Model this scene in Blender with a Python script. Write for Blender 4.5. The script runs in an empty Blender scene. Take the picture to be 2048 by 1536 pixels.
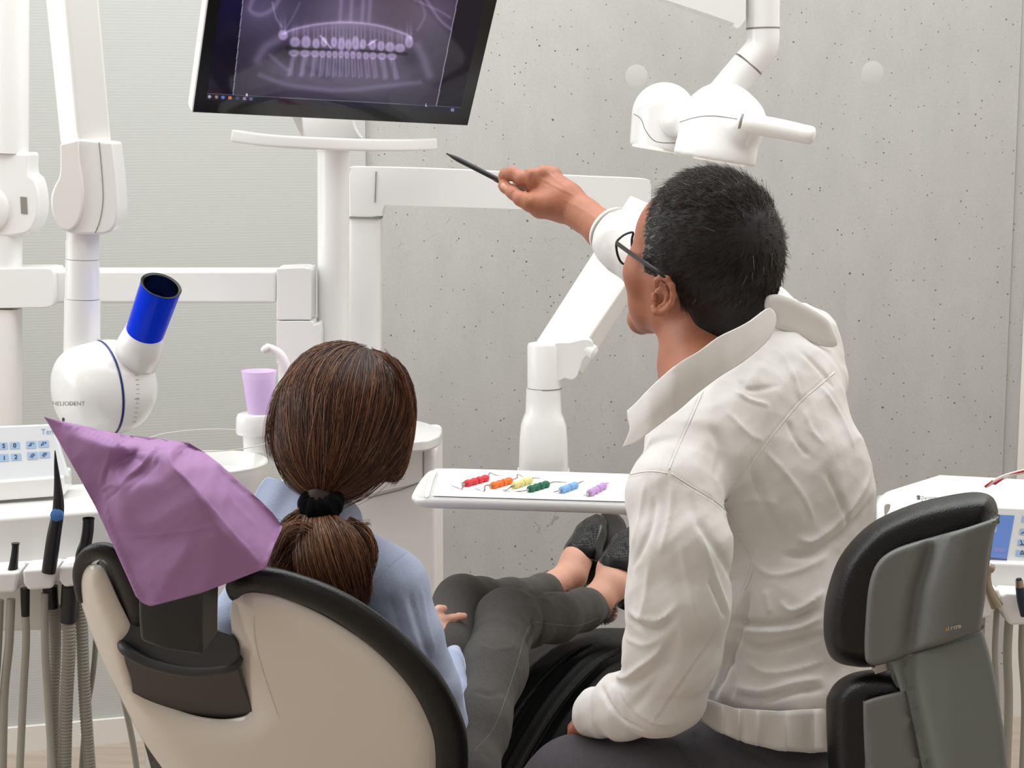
import bpy, bmesh, math, random
import numpy as np
from mathutils import Vector, Matrix
from mathutils.bvhtree import BVHTree
from mathutils.geometry import delaunay_2d_cdt

SC = bpy.context.scene
COL = SC.collection
# ------------------------------------------------------------------ camera
FPX = 3500.0                      # focal length in pixels of the 2048 px wide frame
PITCH = math.radians(8.5)
CAM_Z = 1.45
cam_data = bpy.data.cameras.new('camera')
cam_data.sensor_width = 36.0
cam_data.lens = FPX / 2048.0 * 36.0
cam_data.clip_start = 0.05
cam = bpy.data.objects.new('camera', cam_data)
cam.location = (0, 0, CAM_Z)
cam.rotation_euler = (math.pi / 2 - PITCH, 0, 0)
COL.objects.link(cam)
SC.camera = cam
SC.view_settings.view_transform = 'Standard'
SC.view_settings.look = 'None'
SC.view_settings.gamma = 1.0
SC.view_settings.use_curve_mapping = False
SC.view_settings.exposure = 0.0
# ------------------------------------------------------------------ light
world = bpy.data.worlds.new('world')
SC.world = world
world.use_nodes = True
world.node_tree.nodes['Background'].inputs[0].default_value = (1.0, 0.91, 0.83, 1)
world.node_tree.nodes['Background'].inputs[1].default_value = 0.49

def area_light(name, loc, target, sx, sy, power, color=(1, 1, 1)):
    ld = bpy.data.lights.new(name, 'AREA')
    ld.shape = 'RECTANGLE'; ld.size = sx; ld.size_y = sy
    ld.energy = power; ld.color = color
    o = bpy.data.objects.new(name, ld)
    o.location = loc
    d = Vector(target) - Vector(loc)
    o.rotation_euler = d.to_track_quat('-Z', 'Y').to_euler()
    COL.objects.link(o)
    return o
area_light('window_daylight', (-3.2, 2.6, 2.0), (0.3, 3.0, 1.0), 2.4, 2.0, 42, (0.94, 0.98, 1.0))
area_light('ceiling_daylight', (-0.1, 2.95, 2.82), (-0.1, 3.0, 0.0), 4.6, 2.2, 108, (0.965, 1.0, 1.01))
area_light('front_fill', (-0.6, 0.2, 2.75), (-0.2, 3.0, 1.2), 2.4, 1.2, 8, (1.0, 0.97, 0.94))  # unseen fill lamp added above the camera to brighten the far equipment

# ------------------------------------------------------------------ measuring helpers
CT, ST = math.cos(PITCH), math.sin(PITCH)
def ray(px, py):
    a = (px - 1024) / FPX; b = -(py - 768) / FPX
    return Vector((a, CT + b * ST, -ST + b * CT))
def P(px, py, Y):
    d = ray(px, py); t = Y / d.y
    return Vector((d.x * t, Y, CAM_Z + d.z * t))
def H(px, py, z):
    d = ray(px, py); t = (z - CAM_Z) / d.z
    return Vector((d.x * t, d.y * t, z))
def on_plane(px, py, a, b, c):
    n = (b - a).cross(c - a); o = Vector((0, 0, CAM_Z)); d = ray(px, py)
    return o + d * ((a - o).dot(n) / d.dot(n))
def S(Y): return Y / CT / FPX * 0.985
def camdir(r, u, f):
    return Vector((r, f * CT + u * ST, -f * ST + u * CT))

# ------------------------------------------------------------------ materials
def lin(h):
    h = h.lstrip('#'); out = []
    for i in (0, 2, 4):
        c = int(h[i:i + 2], 16) / 255
        out.append(c / 12.92 if c <= 0.04045 else ((c + 0.055) / 1.055) ** 2.4)
    return (*out, 1)
MATS = {}
def mat(name, color, rough=0.5, metal=0.0, bump=0.0, bscale=200.0, var=0.0, vscale=8.0, spec=0.5, coat=0.0,
        trans=0.0, sheen=0.0, emit=None, estr=1.0, alpha=1.0, stretch=None, ior=1.45, sss=0.0, transl=0.0, bdetail=3.0):
    if name in MATS: return MATS[name]
    m = bpy.data.materials.new(name); m.use_nodes = True
    nt = m.node_tree; N = nt.nodes; L = nt.links
    b = N['Principled BSDF']
    c = lin(color) if isinstance(color, str) else color
    b.inputs['Base Color'].default_value = c
    b.inputs['Roughness'].default_value = rough
    b.inputs['Metallic'].default_value = metal
    b.inputs['Specular IOR Level'].default_value = spec
    b.inputs['IOR'].default_value = ior
    b.inputs['Coat Weight'].default_value = coat
    b.inputs['Coat Roughness'].default_value = 0.08
    b.inputs['Transmission Weight'].default_value = trans
    b.inputs['Sheen Weight'].default_value = sheen
    b.inputs['Alpha'].default_value = alpha
    if sss:
        b.inputs['Subsurface Weight'].default_value = sss
        b.inputs['Subsurface Radius'].default_value = (1.0, 0.35, 0.2)
        b.inputs['Subsurface Scale'].default_value = 0.006
    if emit:
        b.inputs['Emission Color'].default_value = lin(emit)
        b.inputs['Emission Strength'].default_value = estr
    tc = N.new('ShaderNodeTexCoord')
    mp = N.new('ShaderNodeMapping'); L.new(tc.outputs['Object'], mp.inputs[0])
    if stretch: mp.inputs['Scale'].default_value = stretch
    if var:
        nz = N.new('ShaderNodeTexNoise'); nz.inputs['Scale'].default_value = vscale; nz.inputs['Detail'].default_value = 6
        L.new(mp.outputs[0], nz.inputs[0])
        mr = N.new('ShaderNodeMapRange'); mr.inputs[1].default_value = 0.3; mr.inputs[2].default_value = 0.7
        mr.inputs[3].default_value = 1 - var; mr.inputs[4].default_value = 1 + var
        L.new(nz.outputs[0], mr.inputs[0])
        mx = N.new('ShaderNodeVectorMath'); mx.operation = 'SCALE'; mx.inputs[0].default_value = c[:3]
        L.new(mr.outputs[0], mx.inputs['Scale']); L.new(mx.outputs[0], b.inputs['Base Color'])
    if bump:
        nz = N.new('ShaderNodeTexNoise'); nz.inputs['Scale'].default_value = bscale; nz.inputs['Detail'].default_value = bdetail
        L.new(mp.outputs[0], nz.inputs[0])
        bp = N.new('ShaderNodeBump'); bp.inputs['Strength'].default_value = bump; bp.inputs['Distance'].default_value = 0.002
        L.new(nz.outputs[0], bp.inputs['Height']); L.new(bp.outputs[0], b.inputs['Normal'])
    if transl:
        tl = N.new('ShaderNodeBsdfTranslucent'); tl.inputs[0].default_value = c
        ms = N.new('ShaderNodeMixShader'); ms.inputs[0].default_value = transl
        L.new(b.outputs[0], ms.inputs[1]); L.new(tl.outputs[0], ms.inputs[2])
        L.new(ms.outputs[0], N['Material Output'].inputs[0])
    MATS[name] = m
    return m

# ------------------------------------------------------------------ object helpers
ORG = {}
def _setp(o, label=None, cat=None, group=None, kind=None):
    if label: o['label'] = label
    if cat: o['category'] = cat
    if group: o['group'] = group
    if kind: o['kind'] = kind
def thing(name, base, label, cat, group=None):
    o = bpy.data.objects.new(name, None); o.empty_display_size = 0.05
    COL.objects.link(o); o.location = base
    ORG[o] = Vector(base)
    _setp(o, label, cat, group)
    return o
def build(name, vf, m, parent=None, bevel=0, seg=3, sharp=None, solid=0, sub=0, label=None, cat=None, group=None,
          kind=None, flat=False, mats=None, mi=None, origin=None, smooth_it=0, soff=1.0):
    V, F = vf[0], vf[1]
    V = np.asarray([tuple(v) for v in V], dtype=np.float64) if not isinstance(V, np.ndarray) else V
    if parent is not None: org = ORG[parent]
    else:
        mn, mx = V.min(0), V.max(0)
        org = Vector(origin) if origin is not None else Vector(((mn[0] + mx[0]) / 2, (mn[1] + mx[1]) / 2, mn[2]))
    me = bpy.data.meshes.new(name)
    if isinstance(F, np.ndarray):
        n = len(F); k = F.shape[1]
        me.vertices.add(len(V)); me.vertices.foreach_set('co', (V - np.array(org)).astype(np.float32).ravel())
        me.loops.add(n * k); me.loops.foreach_set('vertex_index', F.astype(np.int32).ravel())
        me.polygons.add(n); me.polygons.foreach_set('loop_start', np.arange(0, n * k, k, dtype=np.int32))
        me.update(calc_edges=True)
    else:
        me.from_pydata([tuple(v) for v in (V - np.array(org))], [], [list(f) for f in F])
        me.validate(); me.update()
        bm = bmesh.new(); bm.from_mesh(me)
        bmesh.ops.remove_doubles(bm, verts=bm.verts, dist=1e-6)
        bmesh.ops.recalc_face_normals(bm, faces=bm.faces)
        bm.to_mesh(me); bm.free()
    if not flat:
        me.polygons.foreach_set('use_smooth', [True] * len(me.polygons))
        if not bevel and sharp != 0: me.set_sharp_from_angle(angle=math.radians(sharp or 40))
    for mm in (mats or [m]): me.materials.append(mm)
    if mi is not None: me.polygons.foreach_set('material_index', np.asarray(mi, dtype=np.int32))
    o = bpy.data.objects.new(name, me); COL.objects.link(o)
    ORG[o] = org
    if parent is not None: o.parent = parent
    else: o.location = org
    if solid:
        md = o.modifiers.new('solid', 'SOLIDIFY'); md.thickness = solid; md.offset = soff
    if bevel:
        md = o.modifiers.new('bevel', 'BEVEL'); md.width = bevel; md.segments = seg
        md.limit_method = 'ANGLE'; md.angle_limit = math.radians(42); md.harden_normals = True
    if sub:
        md = o.modifiers.new('sub', 'SUBSURF'); md.levels = sub; md.render_levels = sub
    _setp(o, label, cat, group, kind)
    return o
def merge(*vfs):
    V = []; F = []
    for v, f in vfs:
        k = len(V); V += [tuple(p) for p in v]; F += [tuple(i + k for i in q) for q in f]
    return V, F

def catmull(pts, n=6, closed=True):
    pts = [np.array(p, float) for p in pts]; N = len(pts); out = []
    rng = range(N) if closed else range(N - 1)
    for i in rng:
        if closed: p0, p1, p2, p3 = pts[i - 1], pts[i], pts[(i + 1) % N], pts[(i + 2) % N]
        else: p0, p1, p2, p3 = pts[max(i - 1, 0)], pts[i], pts[i + 1], pts[min(i + 2, N - 1)]
        if np.allclose(p1, p2): continue
        for j in range(n):
            t = j / n
            out.append(0.5 * ((2 * p1) + (-p0 + p2) * t + (2 * p0 - 5 * p1 + 4 * p2 - p3) * t * t + (-p0 + 3 * p1 - 3 * p2 + p3) * t ** 3))
    if not closed: out.append(pts[-1])
    return out
def frame_of(d):
    d = Vector(d).normalized()
    a = Vector((0, 0, 1)) if abs(d.z) < 0.9 else Vector((0, 1, 0))
    u = a.cross(d).normalized(); v = d.cross(u).normalized()
    return u, v, d
def tube(pts, rad, n=20, smooth=0, cap=True, squash=(1, 1), up=None, dome=0):
    """sweep of round sections along a polyline; rad one value or one per point"""
    pts = [Vector(p) for p in pts]
    if not hasattr(rad, '__len__'): rad = [rad] * len(pts)
    if smooth:
        q = catmull([(*p, r) for p, r in zip(pts, rad)], smooth, closed=False)
        pts = [Vector(x[:3]) for x in q]; rad = [max(x[3], 1e-5) for x in q]
    if dome:
        d0 = (pts[0] - pts[1]).normalized(); d1 = (pts[-1] - pts[-2]).normalized()
        a, b, ra, rb = pts[0], pts[-1], rad[0], rad[-1]
        pre = [(a + d0 * ra * math.sin(t) * dome, ra * math.cos(t)) for t in (1.5, 1.2, 0.85, 0.45)]
        post = [(b + d1 * rb * math.sin(t) * dome, rb * math.cos(t)) for t in (0.45, 0.85, 1.2, 1.5)]
        pts = [p for p, _ in pre] + pts + [p for p, _ in post]
        rad = [r for _, r in pre] + list(rad) + [r for _, r in post]
    V = []; F = []
    u = None
    for i, p in enumerate(pts):
        d = (pts[min(i + 1, len(pts) - 1)] - pts[max(i - 1, 0)])
        if d.length < 1e-9: d = Vector((0, 0, 1))
        d.normalize()
        if u is None:
            u = Vector(up) if up is not None else frame_of(d)[0]
        u = (u - d * u.dot(d))
        if u.length < 1e-6: u = frame_of(d)[0]
        u.normalize()
        v = d.cross(u)
        for k in range(n):
            a = 2 * math.pi * k / n
            V.append(p + u * math.cos(a) * rad[i] * squash[0] + v * math.sin(a) * rad[i] * squash[1])
    for i in range(len(pts) - 1):
        for k in range(n):
            F.append((i * n + k, i * n + (k + 1) % n, (i + 1) * n + (k + 1) % n, (i + 1) * n + k))
    if cap:
        F.append(tuple(range(n))[::-1]); F.append(tuple((len(pts) - 1) * n + k for k in range(n)))
    return V, F
def rtube(pts, w, h, up, n=24, smooth=0, power=4):
    """sweep of a rounded-rectangle section (w along up, h across)"""
    pts = [Vector(p) for p in pts]
    W = w if hasattr(w, '__len__') else [w] * len(pts); Hh = h if hasattr(h, '__len__') else [h] * len(pts)
    if smooth:
        q = catmull([(*p, a, b) for p, a, b in zip(pts, W, Hh)], smooth, closed=False)
        pts = [Vector(x[:3]) for x in q]; W = [x[3] for x in q]; Hh = [x[4] for x in q]
    V = []; F = []
    for i, p in enumerate(pts):
        d = (pts[min(i + 1, len(pts) - 1)] - pts[max(i - 1, 0)]).normalized()
        u = Vector(up); u = (u - d * u.dot(d)).normalized(); v = d.cross(u)
        for k in range(n):
            a = 2 * math.pi * (k + .5) / n; c, s = math.cos(a), math.sin(a)
            cc = math.copysign(abs(c) ** (2 / power), c); ss = math.copysign(abs(s) ** (2 / power), s)
            V.append(p + u * cc * W[i] / 2 + v * ss * Hh[i] / 2)
    for i in range(len(pts) - 1):
        for k in range(n):
            F.append((i * n + k, i * n + (k + 1) % n, (i + 1) * n + (k + 1) % n, (i + 1) * n + k))
    F.append(tuple(range(n))[::-1]); F.append(tuple((len(pts) - 1) * n + k for k in range(n)))
    return V, F
def loft(rings, cap=True):
    n = len(rings[0]); V = [v for r in rings for v in r]; F = []
    for i in range(len(rings) - 1):
        for k in range(n):
            F.append((i * n + k, i * n + (k + 1) % n, (i + 1) * n + (k + 1) % n, (i + 1) * n + k))
    if cap: F.append(tuple(range(n))[::-1]); F.append(tuple((len(rings) - 1) * n + k for k in range(n)))
    return V, F
def slab(outline, Y, thick, smooth=0):
    """outline given in photo pixels, standing at depth Y, extruded away by thick metres"""
    if smooth: outline = catmull(outline, smooth)
    a = [P(x, y, Y) for x, y in outline]
    return loft([a, [p + Vector((0, thick, 0)) for p in a]])
def plate(pts, vec):
    a = [Vector(p) for p in pts]
    return loft([a, [p + Vector(vec) for p in a]])
def box(c, sx, sy, sz, u=(1, 0, 0), v=(0, 1, 0)):
    u = Vector(u).normalized(); v = Vector(v).normalized(); w = u.cross(v).normalized(); c = Vector(c)
    a = [c + u * sx / 2 * i + v * sy / 2 * j - w * sz / 2 for i, j in ((-1, -1), (1, -1), (1, 1), (-1, 1))]
    return loft([a, [p + w * sz for p in a]])
def lathe(o, axis, prof, n=48, cap=True, closed=False):
    u, v, d = frame_of(axis); o = Vector(o)
    rings = [[o + d * s + (u * math.cos(2 * math.pi * k / n) + v * math.sin(2 * math.pi * k / n)) * max(r, 1e-5) for k in range(n)] for s, r in prof]
    if closed: rings.append(rings[0]); return loft(rings, False)
    return loft(rings, cap)
def sheet(outline, depth, step=10, smooth=0, cre=(), rim=(2.2, 5, 9, 14)):
    """a curved skin: outline in photo pixels filled with a fine net, each point put at its own depth"""
    if smooth: outline = catmull(outline, smooth)
    o = [Vector((float(x), float(y))) for x, y in outline]
    xs = [p.x for p in o]; ys = [p.y for p in o]
    arr = np.array([(p.x, p.y) for p in o]); n = len(o)
    gx, gy = np.meshgrid(np.arange(min(xs) + step / 2, max(xs), step), np.arange(min(ys) + step / 2, max(ys), step))
    q = np.stack([gx.ravel(), gy.ravel()], 1)
    inside = np.zeros(len(q), bool); dist = np.full(len(q), 1e9)
    for i in range(n):
        a = arr[i]; b = arr[(i + 1) % n]
        cond = ((a[1] > q[:, 1]) != (b[1] > q[:, 1]))
        with np.errstate(divide='ignore', invalid='ignore'):
            xi = (b[0] - a[0]) * (q[:, 1] - a[1]) / (b[1] - a[1]) + a[0]
        inside ^= cond & (q[:, 0] < xi)
        ab = b - a; t = np.clip(((q - a) @ ab) / max(ab @ ab, 1e-9), 0, 1)
        dist = np.minimum(dist, np.linalg.norm(q - a - t[:, None] * ab, axis=1))
    ok = inside & (dist > step * 0.45)
    cp = []; ce = []
    for a, b in cre:
        a, b = np.array(a, float), np.array(b, float); ab = b - a; m = max(1, int(np.linalg.norm(ab) / step))
        t = np.clip(((q - a) @ ab) / max(ab @ ab, 1e-9), 0, 1)
        ok &= np.linalg.norm(q - a - t[:, None] * ab, axis=1) > step * 0.5
        k0 = n + len(cp); cp += [Vector(a + ab * i / m) for i in range(m + 1)]; ce += [(k0 + i, k0 + i + 1) for i in range(m)]
    q = q[ok & (dist > rim[-1] + step * .4)] if rim else q[ok]
    if rim:
        ex = []
        for i in range(n):
            a_, b_, c_ = arr[i - 1], arr[i], arr[(i + 1) % n]; tg = c_ - a_; L_ = np.linalg.norm(tg)
            if L_ < 1e-6: continue
            nr = np.array([-tg[1], tg[0]]) / L_
            for s_ in (1, -1):
                for r_ in rim:
                    p_ = b_ + nr * s_ * r_; D_ = 1e9; ins = False
                    for k_ in range(n):
                        a2, b2 = arr[k_], arr[(k_ + 1) % n]
                        if (a2[1] > p_[1]) != (b2[1] > p_[1]) and p_[0] < (b2[0] - a2[0]) * (p_[1] - a2[1]) / (b2[1] - a2[1]) + a2[0]: ins = not ins
                    if not ins: break
                    ab = arr[(np.arange(n) + 1) % n] - arr; t = np.clip(((p_ - arr) * ab).sum(1) / np.maximum((ab * ab).sum(1), 1e-9), 0, 1)
                    D_ = np.linalg.norm(p_ - arr - t[:, None] * ab, axis=1).min()
                    if D_ > r_ * .85 and all(abs(D_ - r_) < 3 for _ in (0,)): ex.append(p_)
        if ex: q = np.concatenate([q, np.array(ex)]) if len(q) else np.array(ex)
    pts = o + cp + [Vector(p) for p in q]
    r = delaunay_2d_cdt(pts, ce, [list(range(n))], 1, 1e-3)
    vs, fs = r[0], r[2]
    A = np.array([(v.x, v.y) for v in vs]); D = np.full(len(A), 1e9)
    for i in range(n):
        a = arr[i]; b = arr[(i + 1) % n]; ab = b - a
        t = np.clip(((A - a) @ ab) / max(ab @ ab, 1e-9), 0, 1)
        D = np.minimum(D, np.linalg.norm(A - a - t[:, None] * ab, axis=1))
    V = [P(v.x, v.y, depth(v.x, v.y, d)) for v, d in zip(vs, D)]
    return V, [tuple(f) for f in fs]
def seam_on(tree, pts, r, m, parent, name='seam_line', sink=.2):
    q = [hit(tree, x, y) for x, y in catmull(pts, 6, closed=False)]
    q = [p - (n if n.dot(p - Vector((0, 0, CAM_Z))) < 0 else -n) * r * sink for p, n in q if p is not None]
    if len(q) > 2: return build(name, tube(q, r, 8), m, parent, sharp=0)
def text(body, size, origin, u, v, m, parent, name='lettering', align='LEFT', depth=0.0003, bold=0.0):
    cu = bpy.data.curves.new('txt', 'FONT'); cu.body = body; cu.size = size; cu.align_x = align
    cu.extrude = depth; cu.offset = bold; cu.resolution_u = 3
    to = bpy.data.objects.new('txt', cu); COL.objects.link(to)
    dg = bpy.context.evaluated_depsgraph_get()
    me = to.evaluated_get(dg).to_mesh()
    u = Vector(u).normalized(); v = Vector(v).normalized(); w = u.cross(v)
    V = [Vector(origin) + u * p.co.x + v * p.co.y + w * (p.co.z + depth) for p in me.vertices]
    F = [tuple(p.vertices) for p in me.polygons]
    bpy.data.objects.remove(to); 
    return build(name, (V, F), m, parent, flat=True)

# ------------------------------------------------------------------ blended solid mesher (smooth unions on a grid, surface nets)
class Solid:
    def __init__(self, k=0.01): self.ops = []; self.k = k; self.lo = []; self.hi = []
    def _bb(self, *pr):
        for p, r in pr:
            p = np.array(p); self.lo.append(p - r * 1.15); self.hi.append(p + r * 1.15)
    def cone(self, a, b, ra, rb, k=None, sq=None, sub=False):
        a = np.array(a, float); b = np.array(b, float)
        if not sub: self._bb((a, ra * 1.1), (b, rb * 1.1))
        def f(p):
            ba = b - a; L = max(ba @ ba, 1e-12)
            d = p - a
            t = np.clip((d @ ba) / L, 0, 1)
            d = d - t[:, None] * ba
            if sq is not None:
                n = np.array(sq[0], float); n /= np.linalg.norm(n)
                d = d + (1 / sq[1] - 1) * (d @ n)[:, None] * n
            dd = np.sqrt((d * d).sum(1)) - (ra + (rb - ra) * t)
            return dd * (min(1.0, sq[1]) if sq is not None else 1)
        self.ops.append((f, 'sub' if sub else 'add', self.k if k is None else k)); return self
    def chain(self, pts, k=None, sq=None, sub=False):
        """pts: (px, py, Y, radius px)"""
        q = [(P(x, y, Y), r * S(Y)) for x, y, Y, r in pts]
        if len(q) == 1: q = q * 2
        for (a, ra), (b, rb) in zip(q[:-1], q[1:]): self.cone(a, b, ra, rb, k, sq, sub)
        return self
    def ell(self, c, axes, k=None, sub=False):
        """axes: three (direction, radius)"""
        c = np.array(c, float)
        M = np.array([np.array(Vector(d).normalized()) / r for d, r in axes])
        if not sub: self._bb((c, max(r for _, r in axes)))
        mr = min(r for _, r in axes)
        def f(p):
            q = (p - c) @ M.T
            k0 = np.sqrt((q * q).sum(1)) + 1e-9
            k1 = np.sqrt(((q @ M) ** 2).sum(1)) + 1e-9
            return k0 * (k0 - 1) / k1
        self.ops.append((f, 'sub' if sub else 'add', self.k if k is None else k)); return self
    def pell(self, px, py, Y, rx, ry, rd, k=None, sub=False, rot=0):
        """ellipsoid: radii rx, ry in px, rd in metres of depth, rolled by rot degrees"""
        s = S(Y); r = math.radians(rot)
        X = Vector((math.cos(r), 0, -math.sin(r))); Z = Vector((math.sin(r), 0, math.cos(r)))
        return self.ell(P(px, py, Y), ((X, rx * s), (Vector((0, 1, 0)), rd), (Z, ry * s)), k, sub)
    def cut(self, p0, n, k=0.002):
        p0 = np.array(p0, float); n = np.array(Vector(n).normalized())
        self.ops.append((lambda p: -((p - p0) @ n), 'sub', k)); return self
    def field(self, p):
        D = None
        for f, op, k in self.ops:
            d = f(p)
            if D is None: D = d; continue
            if op == 'sub': d = -d; a, b = -D, -d
            else: a, b = D, d
            h = np.clip(0.5 + 0.5 * (b - a) / max(k, 1e-6), 0, 1)
            m = b + (a - b) * h - k * h * (1 - h)
            D = -m if op == 'sub' else m
        return D
    def mesh(self, h=0.004, relax=1):
        lo = np.min(self.lo, 0) - 3 * h; hi = np.max(self.hi, 0) + 3 * h
        B = 4
        nb = np.ceil((hi - lo) / (h * B)).astype(int) + 1
        n = nb * B
        F = np.full(tuple(n), 1.0, np.float32)
        ci = np.stack(np.meshgrid(*[np.arange(k) for k in nb], indexing='ij'), -1).reshape(-1, 3)
        cc = lo + (ci * B + (B - 1) / 2) * h
        dc = np.concatenate([self.field(c) for c in np.array_split(cc, max(1, len(cc) // 200000))])
        near = np.abs(dc) < B * h * 1.9
        inn = dc < 0
        off = np.stack(np.meshgrid(*[np.arange(B)] * 3, indexing='ij'), -1).reshape(-1, 3)
        for sel, val in ((inn & ~near, -1.0),):
            idx = (ci[sel][:, None, :] * B + off[None]).reshape(-1, 3)
            F[idx[:, 0], idx[:, 1], idx[:, 2]] = val
        idx = (ci[near][:, None, :] * B + off[None]).reshape(-1, 3)
        for part in np.array_split(idx, max(1, len(idx) // 300000)):
            F[part[:, 0], part[:, 1], part[:, 2]] = self.field(lo + part * h)
        return nets(F, lo, h, relax)
def nets(F, lo, h, relax=1):
    s = F < 0
    nx, ny, nz = F.shape
    c = [s[i:nx - 1 + i, j:ny - 1 + j, k:nz - 1 + k] for i in (0, 1) for j in (0, 1) for k in (0, 1)]
    cnt = sum(x.astype(np.int8) for x in c)
    act = (cnt > 0) & (cnt < 8)
    ids = np.full(act.shape, -1, np.int64); I = np.argwhere(act); ids[act] = np.arange(len(I))
    acc = np.zeros((len(I), 3)); w = np.zeros(len(I))
    corners = [(i, j, k) for i in (0, 1) for j in (0, 1) for k in (0, 1)]
    val = {q: F[I[:, 0] + q[0], I[:, 1] + q[1], I[:, 2] + q[2]] for q in corners}
    for a in corners:
        for ax in range(3):
            if a[ax]: continue
            b = list(a); b[ax] = 1; b = tuple(b)
            va, vb = val[a], val[b]; m = (va < 0) != (vb < 0)
            t = np.where(m, va / np.where(m, va - vb, 1), 0)
            pt = np.array(a, float)[None] + np.zeros((len(I), 3)); pt[:, ax] += t
            acc[m] += pt[m]; w[m] += 1
    V = lo + (I + acc / w[:, None]) * h
    Fc = []
    for ax in range(3):
        sl0 = [slice(None)] * 3; sl1 = [slice(None)] * 3
        sl0[ax] = slice(0, -1); sl1[ax] = slice(1, None)
        e = s[tuple(sl0)] != s[tuple(sl1)]
        inside0 = s[tuple(sl0)]
        E = np.argwhere(e)
        b_, c_ = (ax + 1) % 3, (ax + 2) % 3
        ok = (E[:, b_] > 0) & (E[:, c_] > 0) & (E[:, b_] < F.shape[b_] - 1) & (E[:, c_] < F.shape[c_] - 1)
        E = E[ok]; q = []
        for db, dc in ((1, 1), (0, 1), (0, 0), (1, 0)):
            X = E.copy(); X[:, b_] -= db; X[:, c_] -= dc
            q.append(ids[X[:, 0], X[:, 1], X[:, 2]])
        q = np.stack(q, 1); fl = inside0[E[:, 0], E[:, 1], E[:, 2]]
        q[~fl] = q[~fl][:, ::-1]
        Fc.append(q)
    Fc = np.concatenate(Fc)
    for _ in range(relax): V = relaxv(V, Fc, 0.5)
    return V, Fc
def relaxv(V, F, w=0.5):
    A = np.zeros_like(V); n = np.zeros(len(V))
    k = F.shape[1]
    for i in range(k):
        a, b = F[:, i], F[:, (i + 1) % k]
        for x, y in ((a, b), (b, a)):
            for d in range(3): A[:, d] += np.bincount(x, V[y, d], len(V))
            n += np.bincount(x, minlength=len(V))
    return V * (1 - w) + w * A / np.maximum(n, 1)[:, None]
def vnormals(V, F):
    if F.shape[1] == 4: n = np.cross(V[F[:, 2]] - V[F[:, 0]], V[F[:, 3]] - V[F[:, 1]])
    else: n = np.cross(V[F[:, 1]] - V[F[:, 0]], V[F[:, 2]] - V[F[:, 0]])
    N = np.zeros_like(V)
    for i in range(F.shape[1]):
        for d in range(3): N[:, d] += np.bincount(F[:, i], n[:, d], len(V))
    return N / np.maximum(np.linalg.norm(N, axis=1), 1e-12)[:, None]
def bvh(V, F): return BVHTree.FromPolygons([tuple(v) for v in V], [tuple(int(i) for i in f) for f in F])
def hit(tree, px, py):
    d = ray(px, py).normalized()
    loc, n, i, t = tree.ray_cast(Vector((0, 0, CAM_Z)), d)
    return loc, n
def strokes(V, F, L, tree=None, keep=None):
    """press folds and seams into a skin: L = [(points in photo px, half-width px, height mm (+ out / - in)), ...]"""
    tree = tree or bvh(V, F); N = vnormals(V, F); D = np.zeros(len(V)); 
    for pts, w, hgt in L:
        q = catmull(pts, 5, closed=False) if len(pts) > 2 else catmull(pts, 8, closed=False)
        r = []
        for x, y in q:
            loc, n = hit(tree, x, y)
            if loc is not None: r.append(np.array(loc))
        if len(r) < 2: continue
        r = np.array(r); w3 = w * S(r[:, 1].mean())
        lo = r.min(0) - 3 * w3; hi = r.max(0) + 3 * w3
        m = np.where(((V > lo) & (V < hi)).all(1))[0]
        if not len(m): continue
        best = np.full(len(m), 1e9); tt = np.zeros(len(m)); X = V[m]
        for i in range(len(r) - 1):
            a, b = r[i], r[i + 1]; ab = b - a; L2 = max(ab @ ab, 1e-12)
            if L2 > (12 * w3 + .03) ** 2: continue
            t = np.clip(((X - a) @ ab) / L2, 0, 1)
            d = np.linalg.norm(X - a - t[:, None] * ab, axis=1)
            u = d < best; best[u] = d[u]; tt[u] = (i + t[u]) / (len(r) - 1)
        prof = (np.exp(-best / w3 * 1.55) * (1 - np.exp(-(best / w3) * 9) * .12) if (hgt > 0 and w >= 5) else np.exp(-(best / w3) ** 2 * 1.2)) * np.clip(np.minimum(tt, 1 - tt) * 5, 0.08, 1)
        D[m] += prof * hgt * 0.001
    return V + N * D[:, None], F
def ribbons(paths, rad, taper=True):
    """many hair strands as three-sided tubes, one mesh; paths (n,k,3)"""
    P_ = np.asarray(paths, float); n, k, _ = P_.shape
    T = np.gradient(P_, axis=1); T /= np.maximum(np.linalg.norm(T, axis=2, keepdims=True), 1e-9)
    up = np.array([0.3, -0.8, 0.5]); U = np.cross(T, up); U /= np.maximum(np.linalg.norm(U, axis=2, keepdims=True), 1e-9)
    W = np.cross(T, U)
    tp = (1 - 0.75 * np.linspace(0, 1, k) ** 2) if taper else np.ones(k)
    R = (np.asarray(rad).reshape(-1, 1) * tp[None])[..., None] if np.ndim(rad) else (rad * tp)[None, :, None]
    V = np.stack([P_ + (U * math.cos(a) + W * math.sin(a)) * R for a in (0, 2.094, 4.189)], 2).reshape(-1, 3)
    base = (np.arange(n)[:, None] * k + np.arange(k - 1)[None]).reshape(-1) * 3
    F = np.concatenate([np.stack([base + i, base + (i + 1) % 3, base + 3 + (i + 1) % 3, base + 3 + i], 1) for i in range(3)])
    return V, F

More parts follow.
